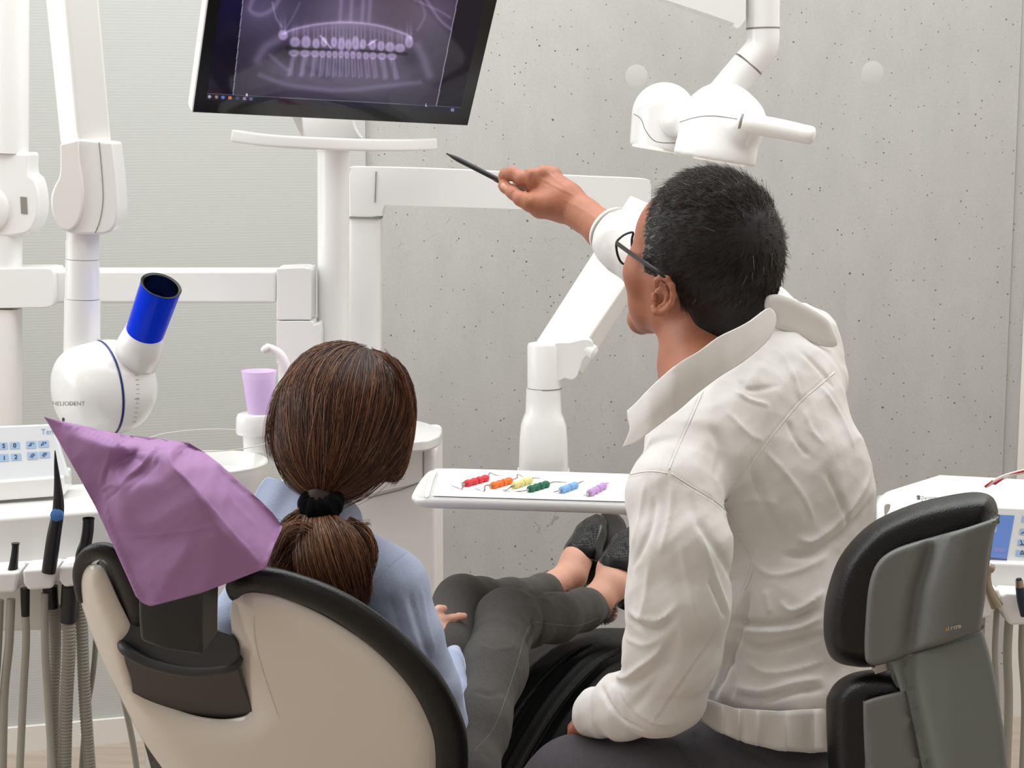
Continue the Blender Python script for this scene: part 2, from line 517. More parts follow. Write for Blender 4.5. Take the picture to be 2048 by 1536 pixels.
def cloth_noise(V, F, amp, wl, seed=1, ridge=True, n=10):
    r = np.random.RandomState(seed); N = vnormals(V, F); D = np.zeros(len(V))
    for i in range(n):
        d = r.normal(size=3); d /= np.linalg.norm(d); w = wl * r.uniform(.6, 1.6)
        ph = r.uniform(0, 6.28); d2 = r.normal(size=3); d2 /= np.linalg.norm(d2)
        s = np.sin(V @ d / w * 6.283 + ph + 1.8 * np.sin(V @ d2 / w * 2.5))
        D += (1 - np.abs(s)) if ridge else s
    D = (D / n - (D / n).mean())
    return V + N * (D * amp)[:, None], F
def project(p): # photo px of many points
    r = p - np.array([0, 0, CAM_Z]); ff_ = r[:, 1] * CT - r[:, 2] * ST; fu_ = r[:, 1] * ST + r[:, 2] * CT
    return r[:, 0] / ff_ * FPX + 1024, 768 - fu_ / ff_ * FPX
# ================================================================== ROOM
def m_concrete():
    m = bpy.data.materials.new('concrete'); m.use_nodes = True
    nt = m.node_tree; N = nt.nodes; L = nt.links; b = N['Principled BSDF']
    b.inputs['Roughness'].default_value = 0.85; b.inputs['Specular IOR Level'].default_value = 0.25
    tc = N.new('ShaderNodeTexCoord')
    def noise(sc, det, stretch=None, rough=0.5):
        n = N.new('ShaderNodeTexNoise'); n.inputs['Scale'].default_value = sc; n.inputs['Detail'].default_value = det
        n.inputs['Roughness'].default_value = rough
        if stretch:
            mp = N.new('ShaderNodeMapping'); mp.inputs['Scale'].default_value = stretch
            L.new(tc.outputs['Object'], mp.inputs[0]); L.new(mp.outputs[0], n.inputs[0])
        else: L.new(tc.outputs['Object'], n.inputs[0])
        return n
    def rng(src, a, b_, c, d):
        r = N.new('ShaderNodeMapRange'); r.inputs[1].default_value = a; r.inputs[2].default_value = b_
        r.inputs[3].default_value = c; r.inputs[4].default_value = d; L.new(src, r.inputs[0]); return r.outputs[0]
    def mul(x, y):
        q = N.new('ShaderNodeMath'); q.operation = 'MULTIPLY'; L.new(x, q.inputs[0]); L.new(y, q.inputs[1]); return q.outputs[0]
    big = rng(noise(1.6, 6, (1, 1, 0.6)).outputs[0], 0.3, 0.7, 0.93, 1.07)
    mid = rng(noise(9, 8, (1.6, 1, 0.7), 0.65).outputs[0], 0.3, 0.7, 0.955, 1.045)
    fine = rng(noise(160, 4).outputs[0], 0.25, 0.75, 0.95, 1.05)
    tone = mul(mul(big, mid), fine)
    # air pores
    vo = N.new('ShaderNodeTexVoronoi'); vo.inputs['Scale'].default_value = 34; L.new(tc.outputs['Object'], vo.inputs[0])
    sep = N.new('ShaderNodeSeparateColor'); L.new(vo.outputs['Color'], sep.inputs[0])
    thr = rng(sep.outputs[0], 0.25, 1.0, 0.0, 0.10)
    lt = N.new('ShaderNodeMath'); lt.operation = 'LESS_THAN'; L.new(vo.outputs['Distance'], lt.inputs[0]); L.new(thr, lt.inputs[1])
    vo2 = N.new('ShaderNodeTexVoronoi'); vo2.inputs['Scale'].default_value = 75; L.new(tc.outputs['Object'], vo2.inputs[0])
    sep2 = N.new('ShaderNodeSeparateColor'); L.new(vo2.outputs['Color'], sep2.inputs[0])
    thr2 = rng(sep2.outputs[0], 0.2, 1.0, 0.0, 0.15)
    lt2 = N.new('ShaderNodeMath'); lt2.operation = 'LESS_THAN'; L.new(vo2.outputs['Distance'], lt2.inputs[0]); L.new(thr2, lt2.inputs[1])
    # hairline cracks
    dn = noise(3.5, 5)
    dm = N.new('ShaderNodeMixRGB'); dm.inputs[0].default_value = 0.16; L.new(tc.outputs['Object'], dm.inputs[1]); L.new(dn.outputs['Color'], dm.inputs[2])
    vc = N.new('ShaderNodeTexVoronoi'); vc.feature = 'DISTANCE_TO_EDGE'; vc.inputs['Scale'].default_value = 5.5; L.new(dm.outputs[0], vc.inputs[0])
    msk = rng(noise(2.6, 2).outputs[0], 0.55, 0.64, 0.0, 0.8)
    cr = N.new('ShaderNodeMath'); cr.operation = 'LESS_THAN'; L.new(vc.outputs[0], cr.inputs[0]); cr.inputs[1].default_value = 0.003
    crm = mul(mul(cr.outputs[0], msk), rng(noise(30, 4).outputs[0], 0.48, 0.62, 0.0, 0.5))
    pit = N.new('ShaderNodeMath'); pit.operation = 'MAXIMUM'; L.new(lt.outputs[0], pit.inputs[0]); L.new(lt2.outputs[0], pit.inputs[1])
    pit2 = N.new('ShaderNodeMath'); pit2.operation = 'MAXIMUM'; L.new(pit.outputs[0], pit2.inputs[0]); L.new(crm, pit2.inputs[1])
    base = N.new('ShaderNodeVectorMath'); base.operation = 'SCALE'; base.inputs[0].default_value = lin('#aeaca9')[:3]
    L.new(tone, base.inputs['Scale'])
    mx = N.new('ShaderNodeMixRGB'); L.new(pit2.outputs[0], mx.inputs[0]); L.new(base.outputs[0], mx.inputs[1]); mx.inputs[2].default_value = lin('#6a645b')
    L.new(mx.outputs[0], b.inputs['Base Color'])
    bp = N.new('ShaderNodeBump'); bp.inputs['Strength'].default_value = 0.5; bp.inputs['Distance'].default_value = 0.002
    inv = N.new('ShaderNodeMath'); inv.operation = 'SUBTRACT'; L.new(fine, inv.inputs[0]); L.new(pit2.outputs[0], inv.inputs[1])
    L.new(inv.outputs[0], bp.inputs['Height']); L.new(bp.outputs[0], b.inputs['Normal'])
    return m
def m_wallpaper():
    m = bpy.data.materials.new('woven_wallpaper'); m.use_nodes = True
    nt = m.node_tree; N = nt.nodes; L = nt.links; b = N['Principled BSDF']
    b.inputs['Base Color'].default_value = lin('#b9bab7'); b.inputs['Roughness'].default_value = 0.7
    b.inputs['Specular IOR Level'].default_value = 0.3
    tc = N.new('ShaderNodeTexCoord')
    w = N.new('ShaderNodeTexWave'); w.bands_direction = 'Z'; w.inputs['Scale'].default_value = 46; w.inputs['Distortion'].default_value = 1.3
    w.inputs['Detail'].default_value = 2; w.inputs['Detail Scale'].default_value = 6
    L.new(tc.outputs['Object'], w.inputs[0])
    w2 = N.new('ShaderNodeTexWave'); w2.bands_direction = 'X'; w2.inputs['Scale'].default_value = 60; w2.inputs['Distortion'].default_value = 2
    L.new(tc.outputs['Object'], w2.inputs[0])
    ad = N.new('ShaderNodeMath'); ad.operation = 'MULTIPLY_ADD'; L.new(w2.outputs[1], ad.inputs[0]); ad.inputs[1].default_value = 0.08; L.new(w.outputs[1], ad.inputs[2])
    bp = N.new('ShaderNodeBump'); bp.inputs['Strength'].default_value = 0.06; bp.inputs['Distance'].default_value = 0.002
    L.new(ad.outputs[0], bp.inputs['Height']); L.new(bp.outputs[0], b.inputs['Normal'])
    return m
CONC = m_concrete(); WALLP = m_wallpaper()
YC = 4.15
XC = P(735, 600, YC).x
def wall(name, pts, th, m):
    a = [Vector((x, y, 0)) for x, y in pts]
    n = Vector((a[1].y - a[0].y, -(a[1].x - a[0].x), 0)).normalized() * -th
    q = [a[0], a[1], a[1] + n, a[0] + n]
    return build(name, loft([q, [p + Vector((0, 0, 2.85)) for p in q]]), m, kind='structure', sharp=20)
xr = P(2024, 500, YC).x
wall('wall_back', [(XC, YC), (xr, YC)], 0.2, CONC)
wall('wall_back_left', [(-2.9, 3.42), (XC, YC - 0.01)], 0.15, WALLP)
wall('wall_back_right', [(xr + 0.0015, YC + 0.004), (xr + 0.035, YC + 0.004)], 0.2, CONC)
WHITEWALL = mat('painted_plaster', '#dcd8d1', 0.8, bump=0.1, bscale=300)
wall('wall_right', [(xr + 0.035, YC), (2.6, YC - 0.05)], 0.2, WHITEWALL)
wall('wall_side', [(2.6, YC), (2.6, -0.9)], 0.15, WHITEWALL)
wood = mat('warm_floor', '#a8998b', 0.45, var=0.12, vscale=3, stretch=(1, 12, 1), bump=0.05)
build('floor', box((-0.1, 1.6, -0.03), 6.4, 6.4, 0.06), wood, kind='structure', sharp=20)
# ceiling with an opening-free white slab, lamps set beneath it
build('ceiling', box((-0.1, 1.6, 2.9), 6.4, 6.4, 0.08), WHITEWALL, kind='structure', sharp=20)
# skirting of the left wall
sk = Vector((XC + 2.9, YC - 0.01 - 3.42, 0)).normalized(); sn = Vector((sk.y, -sk.x, 0))
build('baseboard_left', box(Vector((-1.48, 3.42, 0.03)) + sk * 0.0 + Vector((0, (1.42) * (sk.y / sk.x), 0)) + sn * 0.006, 2.7, 0.012, 0.06, sk, Vector((-sk.y, sk.x, 0))), WHITEWALL, kind='structure', sharp=20)
# round cones left by the formwork ties
tie = mat('tie_plug', '#b8b6b3', 0.8, bump=0.3, bscale=120, var=0.03)
for i, (x, y, lb) in enumerate(((1273, 152, 'round formwork plug in concrete wall, left of the operating lamp'), (1745, 145, 'round formwork plug in concrete wall, right of the operating lamp'))):
    vf = lathe(P(x, y, YC) + Vector((0, 0.001, 0)), (0, -1, 0), [(0, 0.0265), (0.001, 0.0262), (0.0014, 0.024), (0.0014, 0.0)], 40)
    build('wall_plug', vf, tie, label=lb, cat='plug', group='formwork plugs')
# ================================================================== DENTAL EQUIPMENT
WHITE = mat('white_enamel', '#ecebea', 0.22, coat=0.3)
WHITE2 = mat('white_plastic', '#eceae6', 0.4)
SHELLM = mat('cream_shell', '#e9e2d8', 0.16, coat=0.6)
SEAM = mat('seam', '#8b8781', 0.6)
BLACKP = mat('black_plastic', '#1b1b1c', 0.35)
LEATH = mat('black_leather', '#0d0d0e', 0.33, bump=0.3, bscale=420, spec=.5)
GREYP = mat('graphite_plastic', '#6b6d6b', 0.38, bump=0.12, bscale=900)
DGREY = mat('dark_grey_plastic', '#343432', 0.42)
STEEL = mat('steel', '#b9b5ae', 0.25, metal=1.0)
def px(n, Y): return n * S(Y)
ZCAB = P(800, 868, 3.3).z      # height of the cabinet worktop
def ontop(x, Y): return Vector((P(x, 800, Y).x, Y, ZCAB + .0065))
YV = Vector((0, 1, 0))

# ---------------- monitor -------------------------------------------------
Wd = camdir(.919, .0127, .3927).normalized(); Ud = camdir(.2224, .8075, -.5464)
Ud = (Ud - Wd * Ud.dot(Wd)).normalized(); Nd = Wd.cross(Ud).normalized()      # Nd points at the viewer
BL = Vector((0, 0, CAM_Z)) + camdir(-.5687, .480, 3.1)
MW, MH, MD = 0.529, 0.335, 0.034
def M_(u, v, n=0.0): return BL + Wd * u + Ud * v + Nd * n
mon = thing('wall_monitor', M_(MW / 2, 0, -0.03), 'black-framed monitor showing a purple dental x-ray, tilted on a white arm', 'monitor')
build('casing', loft([[M_(0, 0, -MD), M_(MW, 0, -MD), M_(MW, MH, -MD), M_(0, MH, -MD)], [M_(0, 0), M_(MW, 0), M_(MW, MH), M_(0, MH)]]), WHITE, mon, bevel=0.004)
BEZ = mat('black_glass', '#0d0e10', 0.16, spec=0.6)
e = 0.003
build('bezel', loft([[M_(e, e, 0), M_(MW - e, e, 0), M_(MW - e, MH - e, 0), M_(e, MH - e, 0)], [M_(e, e, .002), M_(MW - e, e, .002), M_(MW - e, MH - e, .002), M_(e, MH - e, .002)]]), BEZ, mon, bevel=0.0008)
# screen picture: a painted net of points carrying the radiograph, tinted violet
def uv_of(pxx, pyy):
    o = Vector((0, 0, CAM_Z)); d = ray(pxx, pyy); t = (BL - o).dot(Nd) / d.dot(Nd); q = o + d * t - BL
    return q.dot(Wd), q.dot(Ud)
s0 = uv_of(412, 197); s1 = uv_of(917, 227)
SU0, SV0, SU1 = s0[0], (s0[1] + s1[1]) / 2, s1[0]
SV1 = MH - 0.022
nu, nv = 560, 330
uu, vv = np.meshgrid(np.linspace(SU0, SU1, nu), np.linspace(SV0, SV1, nv))
pts = np.array(BL)[None, None] + uu[..., None] * np.array(Wd) + vv[..., None] * np.array(Ud) + 0.0024 * np.array(Nd)
# radiograph coordinates (x,y): the picture's own 2D frame
rel = pts - np.array([0, 0, CAM_Z])
fx = rel[..., 0]; ff = rel[..., 1] * CT - rel[..., 2] * ST; fu = rel[..., 1] * ST + rel[..., 2] * CT
X = fx / ff * FPX + 1024; Yp = 768 - fu / ff * FPX
rs = np.random.RandomState(4)
I = np.full(X.shape, 0.025)
def seg(x0, y0, x1, y1, w, a, soft=1.0):
    global I
    dx, dy = x1 - x0, y1 - y0; L2 = dx * dx + dy * dy + 1e-6
    t = np.clip(((X - x0) * dx + (Yp - y0) * dy) / L2, 0, 1)
    d = np.hypot(X - x0 - t * dx, Yp - y0 - t * dy)
    I = I + a * np.exp(-(d / w) ** 2 * soft)
def blob(x0, y0, rx, ry, a, rot=0, p=1):
    global I
    c, s = math.cos(rot), math.sin(rot)
    q = (((X - x0) * c + (Yp - y0) * s) / rx) ** 2 + ((-(X - x0) * s + (Yp - y0) * c) / ry) ** 2
    I = I + a * np.exp(-q ** p)
def curve(pl, w, a):
    q = catmull(pl, 5, closed=False)
    global I
    best = np.zeros(X.shape)
    for i in range(len(q) - 1):
        (x0, y0), (x1, y1) = q[i], q[i + 1]; dx, dy = x1 - x0, y1 - y0; L2 = dx * dx + dy * dy + 1e-6
        t = np.clip(((X - x0) * dx + (Yp - y0) * dy) / L2, 0, 1)
        d = np.hypot(X - x0 - t * dx, Yp - y0 - t * dy); best = np.maximum(best, np.exp(-(d / w) ** 2))
    I = I + a * best
inside = (X > 466 + (190 - Yp) * 0.105) & (X < 873 + (210 - Yp) * 0.2)
blob(690, 60, 230, 120, 0.05); blob(690, 20, 60, 60, 0.06); blob(520, 20, 60, 40, 0.05); blob(870, 20, 60, 50, 0.05)
blob(690, 130, 150, 55, 0.045)
blob(575, 105, 24, 26, -0.05); blob(822, 120, 22, 26, -0.05)
curve([(505, 0), (500, 20), (520, 30), (545, 18), (560, -5)], 5, .07)
curve([(545, 5), (552, 35), (565, 55)], 2.2, .08); curve([(600, 5), (588, 30), (570, 60)], 2, .05)
curve([(835, 60), (850, 30), (838, -5)], 3, .05); curve([(850, -5), (880, 40), (905, 60)], 3, .08); curve([(830, 0), (875, 20), (900, 35)], 2.5, .06)
for xx in (684, 705, 728, 742): seg(xx, -20, xx - 4, 42, 4, .07)
curve([(566, 68), (590, 58), (640, 48), (700, 45), (760, 52), (810, 68), (822, 76)], 2.6, .16)
curve([(566, 74), (590, 64), (640, 54), (700, 50), (760, 58), (815, 76)], 9, .05)
curve([(515, 120), (530, 95), (552, 82)], 9, .07); curve([(835, 92), (848, 120), (858, 150)], 9, .07)
curve([(520, 150), (570, 168), (640, 178), (700, 180), (770, 172), (840, 165)], 5, .06)
curve([(540, 110), (560, 128), (575, 140)], 4, .05); curve([(560, 140), (600, 160), (780, 165), (820, 140)], 22, .03)
tx = [(566, 70, 9, 9), (590, 84, 10, 9), (612, 84, 9, 11), (632, 87, 7, 9), (648, 84, 6, 9), (668, 84, 6, 9), (683, 88, 7, 12), (697, 90, 6, 11), (711, 86, 7, 12), (726, 88, 6, 9), (745, 90, 7, 9), (762, 92, 7, 9), (780, 94, 9, 9), (800, 96, 10, 8), (818, 84, 8, 11)]
for (x, y, rx, ry) in tx:
    blob(x, y, rx * 1.08, ry * 1.15, .20, p=4); blob(x, y + 2, rx * .45, ry * .5, -.05); blob(x - 3.5, y - 17, rx * .38, 17, .07); blob(x + 3.5, y - 17, rx * .38, 17, .07); blob(x, y - 14, 1.4, 12, -.04)
for i, (x, w) in enumerate([(588, 10), (610, 10), (630, 8), (645, 6), (658, 5), (670, 5), (682, 5), (694, 5), (706, 5), (718, 5), (732, 6), (746, 7), (764, 9), (784, 9)]):
    yy = 106 + (x - 588) * 0.035
    blob(x, yy, w * 1.08, 7.5, .17, p=4); blob(x, yy + 1, w * .4, 3, -.04); k = (x - 690) / 100
    seg(x - 2, yy + 6, x - 2 + k * 9, yy + 44, w * .36, .085); seg(x + 3, yy + 6, x + 3 + k * 9, yy + 42, w * .36, .07)
    blob(x + 1, yy + 22, 1.6, 14, -.04)
curve([(575, 97), (640, 99), (700, 100), (760, 104), (812, 108)], 3.0, -.10)
seg(641, 72, 662, 96, 2, .22); seg(736, 90, 752, 80, 2, .2); blob(640, 78, 5, 6, .0); seg(668, 93, 690, 104, 5, .08); seg(705, 104, 722, 93, 5, .08)
I = np.where(inside, I + rs.normal(0, .004, I.shape), 0.006)
I = np.clip(I, 0.004, 1) + 0.0
I = I ** 1.25 * 1.5
rgb = np.stack([I * .98 + .004, I * .78 + .002, I * 1.30 + .008], -1)
rgb[..., 2] += np.exp(-((X - 500) / 120) ** 2 - ((Yp - 10) / 60) ** 2) * .018
rgb[..., 0] += np.exp(-((X - 810) / 60) ** 2 - ((Yp - 15) / 50) ** 2) * .022
def line(mask, c):
    for k in range(3): rgb[..., k] = np.where(mask, c[k], rgb[..., k])
line(np.abs(X - (466 + (190 - Yp) * 0.105)) < .9, (.25, .22, .3)); line(np.abs(X - (873 + (210 - Yp) * 0.2)) < .9, (.25, .22, .3))
yb = 187 + (X - 412) * 0.0545
line((np.abs(Yp - yb) < .6), (.12, .11, .16)); line((Yp > yb + .7), (.012, .011, .02))
for k, (x, c) in enumerate(((419, (.3, .35, .5)), (433, (.3, .2, .2)), (446, (.08, .2, .5)), (460, (.5, .2, .1)), (475, (.05, .06, .12)), (489, (.25, .2, .28)), (502, (.1, .12, .2)), (905, (.2, .22, .35)))):
    line((np.abs(X - x) < 3.2) & (np.abs(Yp - (yb + 6)) < 3.0) & (((X - x) ** 2 + (Yp - yb - 6) ** 2) < 10 + k), c)
V = pts.reshape(-1, 3); gi = np.arange(nu * nv).reshape(nv, nu)
F = np.stack([gi[:-1, :-1].ravel(), gi[:-1, 1:].ravel(), gi[1:, 1:].ravel(), gi[1:, :-1].ravel()], 1)
sm = bpy.data.materials.new('screen_picture'); sm.use_nodes = True
nb = sm.node_tree.nodes['Principled BSDF']; at = sm.node_tree.nodes.new('ShaderNodeVertexColor'); at.layer_name = 'picture'
nb.inputs['Base Color'].default_value = (.006, .006, .008, 1); nb.inputs['Roughness'].default_value = .05; nb.inputs['Specular IOR Level'].default_value = .3
sm.node_tree.links.new(at.outputs[0], nb.inputs['Emission Color']); nb.inputs['Emission Strength'].default_value = 1.0
scr = build('screen', (V, F), sm, mon, sharp=0)
ca = scr.data.color_attributes.new('picture', 'FLOAT_COLOR', 'POINT')
ca.data.foreach_set('color', np.concatenate([rgb.reshape(-1, 3), np.ones((nu * nv, 1))], 1).astype(np.float32).ravel())
LETM = mat('screen_letters', '#d8d2e6', 0.5, emit='#b9b2c8', estr=.8)
for ch, x, y in (('R', 490, 191), ('L', 849, 211)):
    a, b = uv_of(x, y); text(ch, 0.008, M_(a, b, .0028), Wd, Ud, LETM, scr, 'screen_letter')
# neck and grip bar under the monitor
nk = [P(x, y, 3.3) for x, y in catmull([(600, 228), (600, 228), (606, 250), (612, 268), (625, 276), (700, 278), (722, 276), (722, 276), (712, 262), (706, 246), (704, 228), (704, 228)], 4)]
build('neck', plate(nk, (0, .05, 0)), WHITE, mon, bevel=.006)
build('neck', slab(catmull([(580, 222), (600, 268), (606, 270), (600, 222)], 3), 3.24, .03), WHITE, mon, bevel=.003)
bar = [P(x, y, Y) for x, y, Y in ((466, 271, 3.13), (540, 281, 3.12), (640, 287, 3.13), (740, 290, 3.18), (820, 290, 3.25), (866, 288, 3.31))]
build('grip_bar', rtube(bar, px(25, 3.15), .022, (0, 0, 1), 24, 5, power=6), WHITE, mon, bevel=0.003)
# posts
pa = thing('monitor_post', P(667, 900, 3.36), 'round white post holding the monitor, rising behind the patient', 'post')
build('tube', tube([P(667, 292, 3.36), ontop(666, 3.36)], px(32, 3.36), 40), WHITE, pa)
build('collar', tube([P(667, 292, 3.36), P(667, 302, 3.36)], px(34, 3.36), 40), WHITE2, pa)

# ---------------- tray arm (delivery unit) ---------------------------------
ta = thing('tray_stand', P(730, 900, 3.5), 'white jointed stand arm carrying the instrument tray in front of the concrete wall', 'equipment stand')
build('post', rtube([P(731, 345, 3.47), ontop(730, 3.47)], px(66, 3.47), .06, (1, 0, 0), 32, power=5), WHITE, ta)
build('post_collar', rtube([P(731, 432, 3.468), P(731, 436, 3.468)], px(68, 3.47), .063, (1, 0, 0), 32, power=5), SEAM, ta)
build('upper_bar', slab(catmull([(700, 352), (703, 338), (716, 334), (900, 339), (1150, 352), (1285, 358), (1300, 366), (1302, 380), (1300, 423), (1290, 427), (1000, 417), (790, 411), (772, 410), (765, 420), (764, 432), (764, 432), (701, 432), (701, 432)], 5), 3.44, .075), WHITE, ta, bevel=.008)
build('bar_groove', slab([(751, 343), (753, 343), (751, 405), (749, 405)], 3.438, .003), SEAM, ta)
# diagonal arm
d0 = P(1305, 425, 3.20); d1 = P(1118, 718, 3.11)
build('slanted_arm', rtube([d0, d1], px(100, 3.1), .075, (1, 0, .6), 32, power=6), WHITE, ta)
build('arm_cover', rtube([d0 + Vector((.012, -.042, 0)), d1 + Vector((.012, -.042, 0.02))], px(58, 3.1), .012, (1, 0, .6), 28, power=6), WHITE2, ta)
build('elbow', slab(catmull([(1108, 688), (1140, 684), (1168, 678), (1184, 682), (1187, 694), (1179, 708), (1166, 720), (1160, 738), (1153, 754), (1143, 760), (1130, 757), (1119, 761), (1106, 763), (1104, 720)], 5), 3.038, .10), WHITE, ta, bevel=.008)
build('elbow_knob', lathe(P(1176, 700, 3.05), (0.75, -.3, -.35), [(-.02, .013), (0.0, .014), (.012, .0135), (.016, .009), (.017, 0)], 28), WHITE, ta)
build('swivel', lathe(P(1089, 775, 3.06), (0, 0, 1), [(0, px(35, 3.06)), (px(86, 3.06), px(35, 3.06)), (px(90, 3.06), px(33, 3.06)), (px(93, 3.06), px(20, 3.06)), (px(93.2, 3.06), 0)], 48), WHITE, ta)
build('swivel_seam', lathe(P(1089, 777, 3.06), (0, 0, 1), [(0, px(35.4, 3.06)), (px(2.5, 3.06), px(35.4, 3.06))], 48), SEAM, ta)
colr = []
for y, w, d in ((776, 70, 70), (800, 72, 71), (824, 74, 73), (834, 82, 76), (850, 93, 80), (880, 98, 84), (930, 101, 88), (946, 103, 90)):
    c = P(1087, y, 3.06); r = []
    for k in range(40):
        a = 2 * math.pi * k / 40; pw = 2 / (2.2 if y < 830 else 3.6)
        r.append(c + Vector((math.copysign(abs(math.cos(a)) ** pw, math.cos(a)) * px(w, 3.06) / 2, math.copysign(abs(math.sin(a)) ** pw, math.sin(a)) * px(d, 3.06) / 2, 0)))
    colr.append(r)
build('column', loft(colr), WHITE, ta, sharp=60)
build('column_foot', rtube([P(1087, 940, 3.06), P(1087, 950, 3.06)], px(106, 3.06), px(92, 3.06), (1, 0, 0), 40, power=5), WHITE2, ta)
# tray
ZT = 0.851
tr = [(868, 940), (880, 937), (1000, 940), (1252, 948), (1420, 954), (1500, 960), (1510, 980), (1490, 1020), (1460, 1028), (1252, 1012), (1000, 1003), (850, 999), (828, 995), (824, 988), (840, 960), (856, 943)]
trp = [H(x, y, ZT) for x, y in catmull(tr, 4)]
tc_ = sum(trp, Vector()) / len(trp)
def inset(ps, k, z): return [tc_ + (p - tc_) * k + Vector((0, 0, z)) for p in ps]
build('tray', loft([inset(trp, .93, -.016), inset(trp, .975, -.013), inset(trp, 1.0, -.006), inset(trp, 1.0, -.002), inset(trp, .992, .0005), inset(trp, .965, .0005), inset(trp, .955, -.0015), inset(trp, .4, -.0015)]), WHITE, ta, sharp=60)
gr = [H(x, y, ZT + .0012) for x, y in catmull([(866, 943), (874, 943), (866, 962), (858, 992), (850, 992), (856, 965)], 3)]
build('tray_grip', plate(gr, (0, 0, .0015)), WHITE2, ta)
mt_ = [H(x, y, ZT) for x, y in ((879, 944), (1480, 966), (1475, 1010), (866, 992))]
build('tray_mat', plate(mt_, (0, 0, .0012)), mat('tray_paper', '#f4f3f2', .6), ta, bevel=.0005)

# instruments on the tray
ZI = ZT + .0012
def instrument(label, color, a, b, tips):
    A, B = H(*a, ZI + .005), H(*b, ZI + .005); d = (B - A); L = d.length; d.normalize()
    t = thing('dental_instrument', (A + B) / 2 - Vector((0, 0, .005)), label, 'dental instrument', 'instruments on the tray')
    R = .0052
    g = mat('silicone_' + color[1:], color, .45)
    def grip(s0, s1):
        l = s1 - s0
        pr = [(s0, R * .6), (s0 + l * .04, R * 1.1), (s0 + l * .2, R * 1.28), (s0 + l * .34, R * 1.2), (s0 + l * .44, R * .84), (s0 + l * .56, R * .84), (s0 + l * .66, R * 1.2), (s0 + l * .8, R * 1.28), (s0 + l * .96, R * 1.1), (s1, R * .6)]
        return lathe(A, d, pr, 20)
    build('grip', grip(0, L * .5), g, t); build('grip', grip(L * .53, L), g, t)
    build('shaft', tube([A - d * .006, B + d * .006], .0022, 10), STEEL, t)
    for tip in tips:
        q = [H(x, y, ZI + z) for x, y, z in tip]
        build('tip', tube(q, [.0012] * (len(q) - 1) + [.0006], 8, smooth=3), STEEL, t)
instrument('steel instrument with red grips, leftmost on the tray', '#d8343c', (931, 968), (974, 956), [[(930, 966, .005), (924, 966, .004), (924, 978, .004), (902, 971, .004)], [(976, 954, .005), (980, 946, .006), (990, 950, .004), (1003, 951, .003)]])
instrument('steel instrument with orange grips, between red and yellow', '#ef7320', (984, 972), (1021, 961), [[(980, 970, .005), (970, 972, .004), (968, 983, .004), (950, 977, .004)], [(1022, 960, .005), (1034, 956, .005), (1035, 949, .005), (1046, 954, .003)]])
instrument('steel instrument with pale yellow grips, between orange and green', '#e2d98b', (1027, 972), (1061, 960), [[(1024, 972, .005), (1014, 979, .003), (1006, 980, .002), (1020, 983, .002)], [(1062, 958, .005), (1068, 956, .004), (1080, 957, .003)]])
instrument('steel instrument with dark green grips, between yellow and blue', '#12664a', (1058, 979), (1095, 968), [[(1055, 980, .005), (1040, 983, .003), (1022, 982, .002)], [(1098, 967, .005), (1110, 964, .004), (1134, 965, .003)]])
instrument('steel instrument with light blue grips, between green and lilac', '#82b1e2', (1122, 981), (1152, 970), [[(1120, 982, .004), (1112, 983, .003), (1106, 985, .002)], [(1153, 968, .005), (1160, 965, .004), (1168, 962, .003)]])
instrument('steel instrument with lilac grips, rightmost on the tray', '#c39ad2', (1178, 987), (1209, 971), [[(1176, 988, .004), (1172, 990, .003), (1167, 990, .002)], [(1210, 968, .005), (1214, 967, .004), (1218, 967, .003)]])

# ---------------- operating lamp -------------------------------------------
YL = 3.1
ol = thing('operating_lamp', P(1526, -60, YL), 'white twin-lobed operating lamp with side handle hanging above the dentist', 'lamp')
build('boom', slab(catmull([(1200, -90), (1200, -90), (1330, 0), (1330, 0), (1458, 43), (1466, 50), (1472, 57), (1480, 54), (1488, 44), (1492, 38), (1492, 38), (1492, -90), (1492, -90)], 4), YL - .03, .07), WHITE, ol, bevel=.01)
R33 = px(33, YL)
build('hanger_tube', tube([P(1526, -90, YL), P(1526, 56, YL)], R33, 40), WHITE, ol)
build('elbow', tube([P(1526, 58, YL), P(1526, 80, YL), P(1522, 96, YL), P(1511, 112, YL), P(1497, 128, YL)], R33 * .985, 40, smooth=5), WHITE, ol)
build('tube_seam', tube([P(1526, 55, YL), P(1526, 58, YL)], R33 * 1.004, 40), SEAM, ol)
build('tube_seam', tube([P(1497, 128, YL), P(1495.5, 130, YL)], R33 * .99, 40), SEAM, ol)
build('lower_arm', tube([P(1495, 130, YL), P(1450, 186, YL), P(1400, 245, YL)], [R33 * .98, R33 * 1.02, R33 * 1.1], 40), WHITE, ol)
LAMPM = WHITE
def lobe(name, cx, cy, r, Y, yb, dpt):
    s = Solid(.012)
    s.cone(P(cx, cy, Y), P(cx - 14, cy + 70, Y - .015), px(r, Y), px(r * 1.03, Y), sq=((.25, 1, 0), dpt))
    return s
s = lobe('front', 1443, 246, 80, YL - .02, 0, .8)
s.cone(P(1398, 235, YL), P(1350, 245, YL + .03), px(36, YL), px(30, YL), k=.015)
s.cone(P(1486, 246, YL - .05), P(1490, 248, YL - .075), px(44, YL), px(34, YL), k=.02)
s.cut(P(1440, 322, YL), (-.17, 0, -1), k=.003)
s._bb((P(1440, 250, YL), .01))
v, f = s.mesh(.0035)
lh = build('lamp_head', (v, f), LAMPM, ol, sharp=0)
seam_on(bvh(v, f), [(1360, 244), (1395, 234), (1430, 232), (1474, 238)], .0009, SEAM, lh)
s = Solid(.012)
s.cone(P(1328, 230, YL + .08), P(1322, 300, YL + .07), px(66, YL), px(65, YL), sq=((.25, 1, 0), .8))
s.cut(P(1315, 299, YL + .07), (-.17, 0, -1), k=.003)
v, f = s.mesh(.0035)
lh = build('lamp_head', (v, f), LAMPM, ol, sharp=0)
